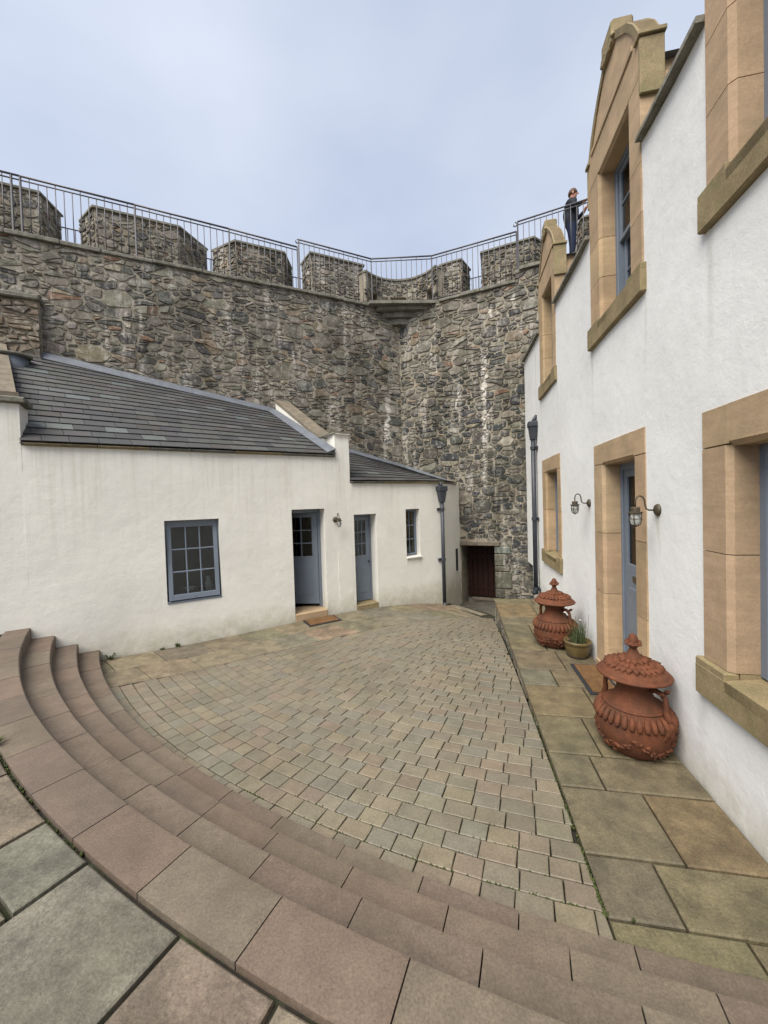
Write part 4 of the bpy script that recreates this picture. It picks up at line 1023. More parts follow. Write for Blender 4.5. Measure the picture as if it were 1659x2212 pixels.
def poly3(pts):
    cum = [0]
    for a, b_ in zip(pts[:-1], pts[1:]): cum.append(cum[-1] + (b_ - a).length)
    def f(a):
        x = a * cum[-1]
        for i in range(len(pts) - 1):
            if x <= cum[i + 1] + 1e-9: return pts[i] + (pts[i + 1] - pts[i]) * ((x - cum[i]) / max(1e-6, cum[i + 1] - cum[i]))
        return pts[-1]
    return f
rend = Vector((1.66, 10.02, .455)) - lo_; rc_ = Vector((.53, 10.50, .93)) - lo_
eave2 = poly3([C2(1.16, .055, .44), C2(3.44, .055, .44), QF(1.15, .04, .44) - lo_])
ridge2 = poly3([C2(1.10, -2.31, 1.53), C2(2.23, -2.19, 1.31), rc_, rend])
roof2, RP2, _ = ruled_roof(eave2, ridge2, .205, .33, low, MAT['rubber'], 1)
pl_ = [ridge2(i / 16) + (eave2(i / 16) - ridge2(i / 16)) * min(1, .15 / max(.16, (eave2(i / 16) - ridge2(i / 16)).length)) + Vector((0, 0, .03)) for i in range(17)]; ph_ = [ridge2(i / 16) + Vector((.0, -.02, .09)) for i in range(17)]
flashing(roof2, pl_, ph_, 'wall_flashing', Vector((0, 0, .012)))
F_ = rel(frame(CF(0, -.235, 0), CF.u, CF.n), lo_)
m_ = MB(); m_.bbox(F_, 1.216, 1.25, -.07, 0, -1.99, -.22, .004); m_.bbox(F_, 1.68, 1.714, -.07, 0, -1.99, -.22, .004); m_.bbox(F_, 1.248, 1.682, -.07, -.001, -.26, -.22, .004); dfr = m_.build('doorway', MAT['paint'], low)
half_glazed_door(rel(frame(CF(0, -.25, 0), CF.u, CF.n), lo_), 1.25, 1.68, -1.98, -.262, -1.06, 3, 3, dfr, 1.635)
m_ = MB(); m_.bbox(C2, 1.22, 1.71, -.4, .012, -2.2, -1.995, .012); m_.build('doorstep', MAT['sand_moss'], low)
window(rel(frame(CF(0, -.13, 0), CF.u, CF.n), lo_), 2.438, 2.792, -1.155, -.153, 2, 3, .05, low, 'window', .02, .04)
m_ = MB(); m_.bbox(C2, 2.43, 2.82, -.2, .035, -1.20, -1.162, .008); m_.build('window_sill', MAT['plaster_l'], low)
m_ = MB(); m_.box(C2, 1.16, 3.3, -1.6, -1.55, -2.2, .38); m_.box(C2, 1.16, 3.3, -1.55, -.4, -2.2, -2.15); m_.box(C2, 1.16, 3.3, -1.55, -.4, .33, .36)
for (a, b_, c_, d_) in ((1.16, 1.215, -2.1, .35), (1.715, 2.435, -2.1, .35), (2.795, 3.3, -2.1, .35), (1.215, 1.715, -.215, .35), (2.435, 2.795, -2.1, -1.16), (2.435, 2.795, -.15, .35)): m_.box(C2, a, b_, -.41, -.32, c_, d_)
m_.build('inner_wall', MAT['room'], low)

# ================================================================== THE HOUSE
house = empty('house', HF(4.5, -1.5, -1.98)); ho = house.location.copy(); HR = rel(HF, ho)
tag(house, 'two-storey white rendered house with sandstone dormers along the pavement', 'house')
def eave_z(s): return 2.95 + max(0, (s - 3.0)) * .040
DORM = [dict(o0=1.23, o1=2.50, i0=1.47, i1=2.28, sill=1.885, head=3.46, end=3.80, apex=4.55), dict(o0=3.39, o1=4.645, i0=3.62, i1=4.345, sill=1.95, head=3.49, end=3.82, apex=4.57), dict(o0=6.33, o1=7.51, i0=6.54, i1=7.22, sill=2.10, head=3.63, end=4.00, apex=4.71)]
GW = [dict(o0=1.29, o1=2.57, i0=1.53, i1=2.33, sill=-1.105, head=.275, top=.515), dict(o0=6.21, o1=7.49, i0=6.41, i1=7.20, sill=-.975, head=.455, top=.695)]
DOOR = dict(o0=3.385, o1=4.63, i0=3.60, i1=4.365, sill=-1.93, head=.345, top=.575)
hh = []
for d in DORM: hh.append((d['o0'], d['o1'], d['sill'] - .235, 9.0, .36))
for g_ in GW: hh.append((g_['o0'], g_['o1'], g_['sill'] - .24, g_['top'], .36))
hh.append((DOOR['o0'], DOOR['o1'], -2.0, DOOR['top'], .36))
# the wall: a little lip of render around each stone surround
holed_wall(HR, -3.5, 8.72, -2.9, lambda s: eave_z(s), hh, .36, MAT['plaster_r'], 'wall', house, .16, .006, 9)
holed_wall(HR, 8.72, 9.32, -1.5, lambda s: eave_z(s), [], .36, MAT['plaster_r'], 'wall_end', house, .16, .006, 9)
# eave slabs between the dormers
segs = [(-3.5, 1.21), (2.52, 3.37), (4.665, 6.31), (7.53, 9.28)]
for a, b_ in segs:
    k = max(1, round((b_ - a) / .8))
    for i in range(k):
        s0_, s1_ = a + (b_ - a) * i / k + .003, a + (b_ - a) * (i + 1) / k - .003
        m_ = MB(); z0a, z0b = eave_z(s0_), eave_z(s1_)
        m_.prism([HR(s0_, -.3, z0a + .002), HR(s1_, -.3, z0b + .002), HR(s1_, .06, z0b + .002), HR(s0_, .06, z0a + .002)], [HR(s0_, -.3, z0a + .045), HR(s1_, -.3, z0b + .045), HR(s1_, .055, z0b + .045), HR(s0_, .055, z0a + .045)]); m_.build('eave_slab', MAT['coping'], house)
# roof, back and end walls (closed volume)
m_ = MB(); SLT = (.045, .045, .047)
def rz(s_, w): return eave_z(s_) + .048 + (-.05 - w) * .62
for a, b_, w0, w1 in [(sa, sb2, -.05, -1.65) for sa, sb2 in segs] + [(-3.5, 9.28, -1.65, -3.45)]:
    m_.prism([HR(a, w0, rz(a, w0)), HR(b_, w0, rz(b_, w0)), HR(b_, w1, rz(b_, w1)), HR(a, w1, rz(a, w1))], [HR(a, w0, rz(a, w0) + .03), HR(b_, w0, rz(b_, w0) + .03), HR(b_, w1, rz(b_, w1) + .03), HR(a, w1, rz(a, w1) + .03)], SLT)
m_.build('roof', MAT['slate'], house)
m_ = MB(); m_.box(HR, -3.5, 9.3, -3.6, -3.4, -2.9, 4.9); m_.box(HR, 9.0, 9.25, -3.4, -.37, -2.9, 4.0); m_.box(HR, -3.5, -3.3, -3.4, -.37, -2.9, 3.1); m_.build('rear_wall', MAT['plaster_r'], house)
m_ = MB(); m_.box(HR, -3.3, 9.0, -3.4, -.4, -2.05, -2.0); m_.box(HR, -3.3, 9.0, -3.4, -.4, 1.0, 1.15); m_.box(HR, -3.3, 9.0, -2.3, -2.25, -2.0, 3.6); m_.build('inner_wall', MAT['room'], house)
def jambs(d, z0, z1, parts, parent, dep=.20, proud=.012, ch=.03):
    """jamb stones on both sides with chamfered inner arris"""
    for side in (0, 1):
        z_ = z0
        hs = parts
        for k, fr_ in enumerate(hs):
            za, zb_ = z0 + (z1 - z0) * sum(hs[:k]) / sum(hs), z0 + (z1 - z0) * sum(hs[:k + 1]) / sum(hs)
            s_o, s_i = (d['o0'] - .012, d['i0']) if side == 0 else (d['o1'] + .012, d['i1'])
            sg = 1 if s_i > s_o else -1
            prof = [(s_o, proud), (s_i - sg * ch, proud), (s_i, proud - ch), (s_i, -dep), (s_o, -dep)]
            lo = [HR(s, w, za + .003) for s, w in prof]; hi = [HR(s, w, zb_ - .003) for s, w in prof]
            k_ = 1 + U(-.10, .08); m_ = MB(); m_.prism(lo, hi, (k_, k_ * U(.97, 1.02), k_ * U(.93, 1.03))); m_.build('jamb_stone', MAT['sand'], parent)
def sill(d, z, parent, h=.23):
    m_ = MB(); a, b_ = d['o0'] - .055, d['o1'] + .055
    m_.bbox(HR, a, b_, -.05, .045, z - h, z - .03, .008)
    prof = [(.045, z - .031), (-.25, z + .0), (-.25, z - .1), (.045, z - .1)]
    m_.prism([HR(d['i0'] - .0, w, zz) for w, zz in prof], [HR(d['i1'] + .0, w, zz) for w, zz in prof])
    m_.bbox(HR, a, d['i0'] - .002, -.04, .043, z - .05, z + .012, .008); m_.bbox(HR, d['i1'] + .002, b_, -.04, .043, z - .05, z + .012, .008)
    m_.box(HR, d['o0'], d['i0'] - .001, -.33, -.041, z - .2, z + .012); m_.box(HR, d['i1'] + .001, d['o1'], -.33, -.041, z - .2, z + .012); m_.box(HR, d['i0'] - .001, d['i1'] + .001, -.33, -.2, z - .2, z - .002)
    m_.build('sill', MAT['sand_moss'], parent)
def house_sash(d, z0, z1, parent, depth=.165):
    F_ = rel(frame(HF(0, -depth, 0), HF.u, HF.n), ho)
    m_ = MB(); a, b_ = d['i0'], d['i1']
    m_.bbox(F_, a - .01, a + .055, -.1, .02, z0, z1 + .01, .006); m_.bbox(F_, b_ - .055, b_ + .01, -.1, .02, z0, z1 + .01, .006); m_.bbox(F_, a + .052, b_ - .052, -.1, .019, z1 - .055, z1 + .01, .006); m_.bbox(F_, a + .052, b_ - .052, -.1, .019, z0, z0 + .04, .006)
    m_.build('sash_box', MAT['paint'], parent)
    zm = z0 + (z1 - z0) * .5
    window(F_, a + .055, b_ - .055, zm - .02, z1 - .055, 2, 2, .045, parent, 'sash', .022, .04, False)
    window(rel(frame(HF(0, -depth - .042, 0), HF.u, HF.n), ho), a + .055, b_ - .055, z0 + .04, zm + .02, 2, 2, .045, parent, 'sash', .022, .04, False, .07)
for d in DORM:
    D = empty('dormer', (0, 0, 0), house); z0 = d['sill']; ctr = (d['o0'] + d['o1']) / 2; hw = (d['o1'] - d['o0']) / 2 + .012
    jambs(d, z0 + .013, d['head'] + .03, [.28, .27, .45], D, .30); sill(d, z0, D)
    # lintel and frieze
    m_ = MB(); lz0, lz1 = d['head'], d['end'] + .05
    prof = [(.012 - .03, lz0), (.012, lz0 + .03), (.012, lz1), (-.16, lz1), (-.16, lz0)]
    m_.prism([HR(d['i0'] - .0, w, z) for w, z in prof], [HR(d['i1'] + .0, w, z) for w, z in prof])
    m_.bbox(HR, ctr - hw, d['i0'] - .001, -.16, .012, d['head'] + .033, lz1, .004); m_.bbox(HR, d['i1'] + .001, ctr + hw, -.16, .012, d['head'] + .033, lz1, .004); m_.build('lintel', MAT['sand'], D)
    m_ = MB(); m_.box(HR, d['o0'] + .03, d['o1'] - .03, -.30, -.161, d['head'] + .03, d['end'] - .17); m_.build('backing', MAT['sand'], D)
    # kneelers
    ez, az = d['end'], d['apex']
    for sg in (-1, 1):
        m_ = MB(); e_ = ctr + sg * hw; m_.bbox(HR, min(e_, e_ + sg * .03) , max(e_, e_ + sg * .03) , -.17, .02, ez - .47, ez - .012, .006)
        m_.bbox(HR, min(e_ - sg * .06, e_ + sg * .05), max(e_ - sg * .06, e_ + sg * .05), -.18, .035, ez - .01, ez + .03, .006); m_.build('kneeler', MAT['sand_moss'], D)
    # pediment: curved raking outline with a shaped apex
    H_ = az - ez
    out_r = [(hw + .01, 0), (hw * .97, H_ * .08), (hw * .84, H_ * .28), (hw * .66, H_ * .48), (hw * .47, H_ * .63), (hw * .32, H_ * .74), (hw * .22, H_ * .83), (hw * .18, H_ * .92), (hw * .13, H_ * .985), (hw * .05, H_)]
    prof = [(ctr + x, ez + .03 + z) for x, z in out_r] + [(ctr - x, ez + .03 + z) for x, z in reversed(out_r)]
    m_ = MB(); m_.prism([HR(s, -.15, z) for s, z in prof], [HR(s, -.005, z) for s, z in prof]); m_.build('pediment', MAT['sand'], D)
    # raised raking border and horizontal band leave a sunk tympanum
    for sg in (-1, 1):
        m_ = MB()
        for (x0_, z0_), (x1_, z1_) in zip(out_r[:-2], out_r[1:-1]):
            a_, b_ = (ctr + sg * x0_, ez + .03 + z0_), (ctr + sg * x1_, ez + .03 + z1_); k = .90
            c_ = (ctr + sg * x1_ * k, ez + .03 + z1_ * k); e_ = (ctr + sg * x0_ * k, ez + .03 + z0_ * k)
            m_.prism([HR(*q_) for q_ in ((a_[0], -.16, a_[1]), (b_[0], -.16, b_[1]), (c_[0], -.16, c_[1]), (e_[0], -.16, e_[1]))], [HR(*q_) for q_ in ((a_[0], .016, a_[1]), (b_[0], .016, b_[1]), (c_[0], .010, c_[1]), (e_[0], .010, e_[1]))])
        m_.build('raking_moulding', MAT['sand_moss'], D)
    m_ = MB(); m_.bbox(HR, ctr - hw * .82, ctr + hw * .82, -.05, .026, ez + .032, ez + .085, .006); m_.build('band', MAT['sand'], D)
    # apex block with carved scroll
    m_ = MB(); m_.bbox(HR, ctr - hw * .22, ctr + hw * .22, -.165, .035, az - .19, az + .035, .022)
    m_.build('apex_block', MAT['sand_moss'], D)
    m_ = MB()
    for sg in (-1, 1):
        pts = []
        for i in range(16):
            th = i / 15 * 1.55 * math.pi; r_ = .075 - .045 * i / 15
            pts.append(HR(ctr + sg * (.13 + r_ * math.cos(th) - .06), .022, az - .15 + r_ * math.sin(th)))
        m_.tube(pts, [.020 - .008 * i / 15 for i in range(16)], 7)
    m_.build('carved_scroll', MAT['sand_moss'], D, True)
    # cheeks and little roof behind the pediment
    m_ = MB(); m_.box(HR, ctr - hw + .03, ctr + hw - .03, -1.6, -.301, 2.95, ez - .17, (.05, .05, .052)); m_.build('cheek', MAT['slate'], D); 
    m_ = MB(); m_.prism([HR(ctr - hw - .02, -.17, ez - .168), HR(ctr, -.17, ez - .05), HR(ctr + hw + .02, -.17, ez - .168)], [HR(ctr - hw - .02, -1.7, ez - .168), HR(ctr, -1.7, ez - .05), HR(ctr + hw + .02, -1.7, ez - .168)]); m_.build('lead_roof', MAT['lead'], D)
    house_sash(d, z0 + .0, d['head'], D)
for g_ in GW + [DOOR]:
    isd = g_ is DOOR
    D = empty('doorway' if isd else 'window', (0, 0, 0), house); z0 = g_['sill']
    jambs(g_, (z0 + .02) if isd else z0 + .013, g_['head'] + .012, [.36, .30, .34] if isd else ([.52, .48]), D, .32)
    m_ = MB(); prof = [(.012 - .03, g_['head']), (.012, g_['head'] + .03), (.012, g_['top'] + .012), (-.32, g_['top'] + .012), (-.32, g_['head'])]
    m_.prism([HR(g_['i0'] + .0, w, z) for w, z in prof], [HR(g_['i1'] - .0, w, z) for w, z in prof])
    for a, b_ in ((g_['o0'] - .012, g_['i0'] - .001), (g_['i1'] + .001, g_['o1'] + .012)): m_.bbox(HR, a, b_, -.32, .012, g_['head'] + .016, g_['top'] + .012, .003)
    m_.build('lintel', MAT['sand'], D)
    if not isd:
        sill(g_, z0, D, .235); house_sash(g_, z0, g_['head'], D)
    else:
        m_ = MB(); m_.bbox(HR, g_['o0'] - .01, g_['o1'] + .01, -.36, .03, -2.05, z0 + .018, .012); m_.build('threshold', MAT['sand'], D)
        F_ = rel(frame(HF(0, -.165, 0), HF.u, HF.n), ho); a, b_ = g_['i0'], g_['i1']
        m_ = MB(); m_.bbox(F_, a - .01, a + .04, -.1, .0, z0 + .02, g_['head'] + .01, .006); m_.bbox(F_, b_ - .04, b_ + .01, -.1, 0, z0 + .02, g_['head'] + .01, .006); m_.bbox(F_, a + .038, b_ - .038, -.1, -.001, g_['head'] - .07, g_['head'] + .01, .006); m_.build('door_frame', MAT['paint'], D)
        F_ = rel(frame(HF(0, -.185, 0), HF.u, HF.n), ho); a += .04; b_ -= .04
        window(F_, a, b_, -.82, g_['head'] - .07, 2, 2, .075, D, 'door_top', .03, .045, False, .09)
        m_ = MB(); m_.bbox(F_, a, b_, -.045, -.001, z0 + .025, -.818, .004); m_.bbox(F_, a + .1, b_ - .1, -.02, .008, z0 + .22, -.98, .006); m_.build('door_panel', MAT['paint'], D)
        m_ = MB(); m_.bbox(F_, (a + b_) / 2 - .13, (a + b_) / 2 + .13, -.01, .014, -.905, -.845, .004); m_.build('letter_plate', MAT['brass'], D)

# ================================================================== RAILINGS ON THE WALL WALK
def railing(name, label, runs, z_of, scroll_at=None, mats=MAT['rail']):
    """runs: polyline of points (inner edge of the walk); z_of: (bottom z, top z) per point"""
    o0 = Vector((runs[0].x, runs[0].y, z_of[0][0])); root = empty(name, o0); tag(root, label, 'railing', 'railings along the wall walk')
    unit = {}
    def bal(h):
        h = round(h, 2)
        if h not in unit: m_ = MB(); m_.tube([(0, 0, 0), (0, 0, h)], .0085, 6); me = m_.mesh('baluster'); me.materials.append(mats); me.shade_smooth(); unit[h] = me
        return unit[h]
    def post(h):
        k = ('p', round(h, 2))
        if k not in unit: m_ = MB(); m_.box(WF, -.014, .014, -.014, .014, 0, round(h, 2)); me = m_.mesh('post'); me.materials.append(mats); unit[k] = me
        return unit[k]
    cnt = 0
    for i in range(len(runs) - 1):
        A, B = runs[i], runs[i + 1]; (b0, t0), (b1, t1) = z_of[i], z_of[i + 1]; ln = (B - A).length; k = max(1, round(ln / .13))
        m_ = MB(); m_.tube([Vector((A.x, A.y, t0)) - o0, Vector((B.x, B.y, t1)) - o0], .019, 8); m_.build('top_rail', mats, root, True)
        m_ = MB(); m_.tube([Vector((A.x, A.y, t0 - .075)) - o0, Vector((B.x, B.y, t1 - .075)) - o0], .0125, 6); m_.build('mid_rail', mats, root, True)
        m_ = MB(); m_.tube([Vector((A.x, A.y, b0 + .05)) - o0, Vector((B.x, B.y, b1 + .05)) - o0], .0125, 6); m_.build('bottom_rail', mats, root, True)
        for j in range(k + (1 if i == len(runs) - 2 else 0)):
            f_ = j / k; p = A + (B - A) * f_; b_, t_ = b0 + (b1 - b0) * f_, t0 + (t1 - t0) * f_
            if j == 0 or j == k or (k > 20 and j % 14 == 0): me = post(t_ - b_ + .02); z_ = b_ - .02; nm = 'post'
            elif cnt % 3 == 0: me = bal(t_ - b_ - .05); z_ = b_ + .05; nm = 'baluster'
            else: me = bal(t_ - b_ - .125); z_ = b_ + .05; nm = 'baluster'
            o = bpy.data.objects.new(nm, me); o.location = Vector((p.x, p.y, z_)) - o0; link(o, root); cnt += 1
    if scroll_at:
        P_, d_ = scroll_at; pts = []
        for i in range(13):
            th = math.pi / 2 + i / 12 * 1.6 * math.pi; r_ = .055 - .025 * i / 12; pts.append(P_ + d_ * (r_ * math.cos(th)) + Vector((0, 0, -.055 + r_ * math.sin(th))) - o0)
        m_ = MB(); m_.tube([P_ - d_ * .0 - o0] + pts, .014, 7); m_.build('scroll', mats, root, True)
    return root
def zv(p): return Vector((p.x, p.y, 0))
railing('railing', 'long grey steel railing on the wall walk above the main cottage', [zv(LF(-11.0, -.08, 0)), zv(LF(-7.24, -.08, 0)), zv(LF(-5.42, -.08, 0)), zv(LF(-3.61, -.08, 0)), zv(LF(-2.07, -.08, 0))], [(T, 6.31), (T, 6.31), (T, 6.31), (T, 6.30), (T, 6.27)])
railing('railing', 'grey steel railing bending round the corner platform of the wall walk', [zv(LF(-2.03, -.08, 0)), zv(LF(-.12, -.08, 0)), Vector((1.43, 10.13, 0)), zv(RF(1.90, -.08, 0))], [(T, 6.46), (T, 6.44), (T, 6.36), (T, 6.38)], (LF(-2.07, -.08, 6.46), -LF.u))
railing('railing', 'upper grey steel railing beside the standing man on the wall walk', [zv(RF(1.93, -.08, 0)), zv(RF(3.7, -.08, 0)), zv(RF(5.2, -.08, 0))], [(T2, 6.60), (T2, 6.62), (T2, 6.64)], (RF(1.87, -.08, 6.60), -RF.u))
# short guard rails in the gaps of the parapet
for (F, a, b_, lab) in ((LF, -7.02, -6.60, 'small guard rail in the battlement gap above the lead drum'), (LF, -4.08, -3.9, 'small guard rail in the narrow battlement gap, second from the long railing end'), (LF, -1.93, -1.60, 'small guard rail in the battlement gap below the railing scroll'), (RF, .46, .90, 'small guard rail in the battlement gap nearest the turret')):
    p0_ = F(a, -1.40, T); g_ = empty('guard_rail', p0_); tag(g_, lab, 'guard rail', 'guard rails in the battlement gaps')
    m_ = MB(); m_.tube([F(a - .1, -1.40, 6.30) - p0_, F(b_ + .1, -1.40, 6.30) - p0_], .014, 6); m_.build('top_rail', MAT['rail'], g_)
    k = max(2, round((b_ - a) / .12))
    for i in range(k + 1):
        q_ = F(a + (b_ - a) * i / k, -1.40, T) - p0_; m_ = MB(); m_.tube([q_, q_ + Vector((0, 0, 1.1))], .008, 6); m_.build('baluster', MAT['rail'], g_)

# ================================================================== DOWNPIPES
def downpipe(F, s, ztop, zbot, label, brackets, size=1.0, foot=None):
    o0 = F(s, .08, zbot); r = empty('downpipe', o0); tag(r, label, 'downpipe'); G = rel(F, o0); k = size
    m_ = MB(); prev = None
    secs = [(.10 * k, .075 * k, 0), (.105 * k, .08 * k, -.02), (.105 * k, .08 * k, -.10), (.085 * k, .065 * k, -.115), (.082 * k, .062 * k, -.16), (.05 * k, .045 * k, -.36)]
    v = []; f = []
    for (a, b_, dz) in secs: v += [G(s - a, .08 - b_, ztop + dz), G(s + a, .08 - b_, ztop + dz), G(s + a, .08 + b_, ztop + dz), G(s - a, .08 + b_, ztop + dz)]
    for i in range(len(secs) - 1):
        for q in range(4): f.append((i * 4 + q, i * 4 + (q + 1) % 4, i * 4 + 4 + (q + 1) % 4, i * 4 + 4 + q))
    f.append((0, 1, 2, 3)); f.append(tuple(range(len(secs) * 4 - 4, len(secs) * 4))); m_.add(v, f); m_.build('hopper', MAT['iron'], r)
    m_ = MB(); m_.tube([G(s, .08, ztop - .3), G(s, .08, zbot)], .040 * k, 14); m_.build('pipe', MAT['iron'], r, True)
    m_ = MB(); m_.tube([G(s, .0, ztop + .12), G(s, .05, ztop + .05), G(s, .08, ztop - .03)], .035 * k, 10); m_.build('outlet', MAT['iron'], r, True)
    for z_ in brackets:
        m_ = MB(); m_.tube([G(s, .08, z_ - .035), G(s, .08, z_ - .03), G(s, .08, z_ + .03), G(s, .08, z_ + .035)], [.04 * k, .052 * k, .052 * k, .04 * k], 14); m_.box(G, s - .09 * k, s + .09 * k, .0, .03, z_ - .028, z_ + .028); m_.build('bracket', MAT['iron'], r)
    m_ = MB(); m_.tube([G(s, .08, zbot + .1), G(s, .09, zbot + .04), G(s, .15, zbot + .01)], .043 * k, 12); m_.build('shoe', MAT['iron'], r, True)
downpipe(HF, 7.98, 1.55, -1.96, 'dark iron downpipe with hopper on the white house', [1.02, -.42, -1.86], 1.1)
downpipe(CF, 3.36, .33, -2.36, 'dark iron downpipe with hopper on the lower cottage corner', [-.18, -1.30], 1.0)

# ================================================================== WALL LAMPS
def lamp(F, s, z, label, k=1.0):
    o0 = F(s, 0, z); r = empty('wall_lamp', o0); tag(r, label, 'wall lamp', 'bulkhead wall lamps'); G = rel(F, o0)
    m_ = MB(); m_.tube([G(s, .0, z), G(s, .012, z), G(s, .022, z), G(s, .034, z)], [.062 * k, .062 * k, .05 * k, .022 * k], 22); m_.build('backplate', MAT['brass'], r, True)
    pts = [(.03, 0), (.085, .0), (.11, .012), (.122, .045), (.126, .10), (.142, .135), (.170, .150), (.198, .135), (.212, .10), (.214, .03)]
    m_ = MB(); m_.tube([G(s, w * k, z + h * k) for w, h in pts], .0085 * k, 8); m_.build('swan_neck', MAT['brass'], r, True)
    c = G(s, .214 * k, z)
    m_ = MB(); m_.lathe([(.038 * k, .035 * k), (.042 * k, .03 * k), (.042 * k, -.012 * k), (.066 * k, -.014 * k), (.066 * k, -.028 * k), (.05 * k, -.032 * k)], 22, c); m_.build('cap', MAT['brass'], r)
    m_ = MB(); m_.lathe([(.046 * k, -.03 * k), (.046 * k, -.10 * k), (.042 * k, -.125 * k), (.03 * k, -.145 * k), (.012 * k, -.153 * k)], 20, c); m_.build('glass_jar', MAT['lampglass'], r, True)
    m_ = MB()
    for i in range(4):
        a = math.pi / 4 + i * math.pi / 2; d_ = Vector((math.cos(a), math.sin(a), 0)); m_.tube([Vector(c) + d_ * .054 * k + Vector((0, 0, -.03 * k)), Vector(c) + d_ * .055 * k + Vector((0, 0, -.10 * k)), Vector(c) + d_ * .042 * k + Vector((0, 0, -.145 * k)), Vector(c) + Vector((0, 0, -.168 * k))], .0048 * k, 6)
    ring = [Vector(c) + Vector((math.cos(i * math.pi / 10) * .056 * k, math.sin(i * math.pi / 10) * .056 * k, -.085 * k)) for i in range(21)]; m_.tube(ring, .0048 * k, 6, cap=False)
    m_.build('cage', MAT['brass'], r, True)
    b = MB(); b.lathe([(.012, -.03), (.014, -.05), (.024, -.075), (.02, -.1), (.006, -.112)], 12, c); b.build('bulb', MAT['white'], r, True)
lamp(HF, 3.18, -.125, 'brass caged wall lamp between the house door and the large ground-floor window', .80)
lamp(HF, 4.85, -.08, 'brass caged wall lamp between the house door and the downpipe', .80)
lamp(CF, .82, -.29, 'brass caged wall lamp between the two cottage doors', .82)

# ================================================================== MATS
def mat_(F, s0, s1, w0, w1, z, label, gzf=None):
    o0 = F((s0 + s1) / 2, (w0 + w1) / 2, z); r = empty('doormat', o0); tag(r, label, 'doormat'); G = rel(F, o0)
    def zz(s, w): p = F(s, w, 0); return gzf(p.x, p.y) + .004 if gzf else z
    def slab(a, b_, c, d_, h0, h1, nm, mt):
        cs_ = [(a, c), (b_, c), (b_, d_), (a, d_)]; m_ = MB(); m_.prism([G(s, w, zz(s, w) + h0) for s, w in cs_], [G(s, w, zz(s, w) + h1) for s, w in cs_]); m_.build(nm, mt, r)
    slab(s0, s1, w0, w1, .001, .010, 'rubber_border', MAT['rubber']); slab(s0 + .035, s1 - .035, w0 + .035, w1 - .035, .011, .020, 'coir', MAT['coir'])
mat_(HF, 3.80, 4.53, .03, .345, PAV, 'brown coir doormat with black border at the house door')
mat_(CF, .10, .70, .05, .42, -2.1, 'worn brown doormat below the open cottage door', gz)

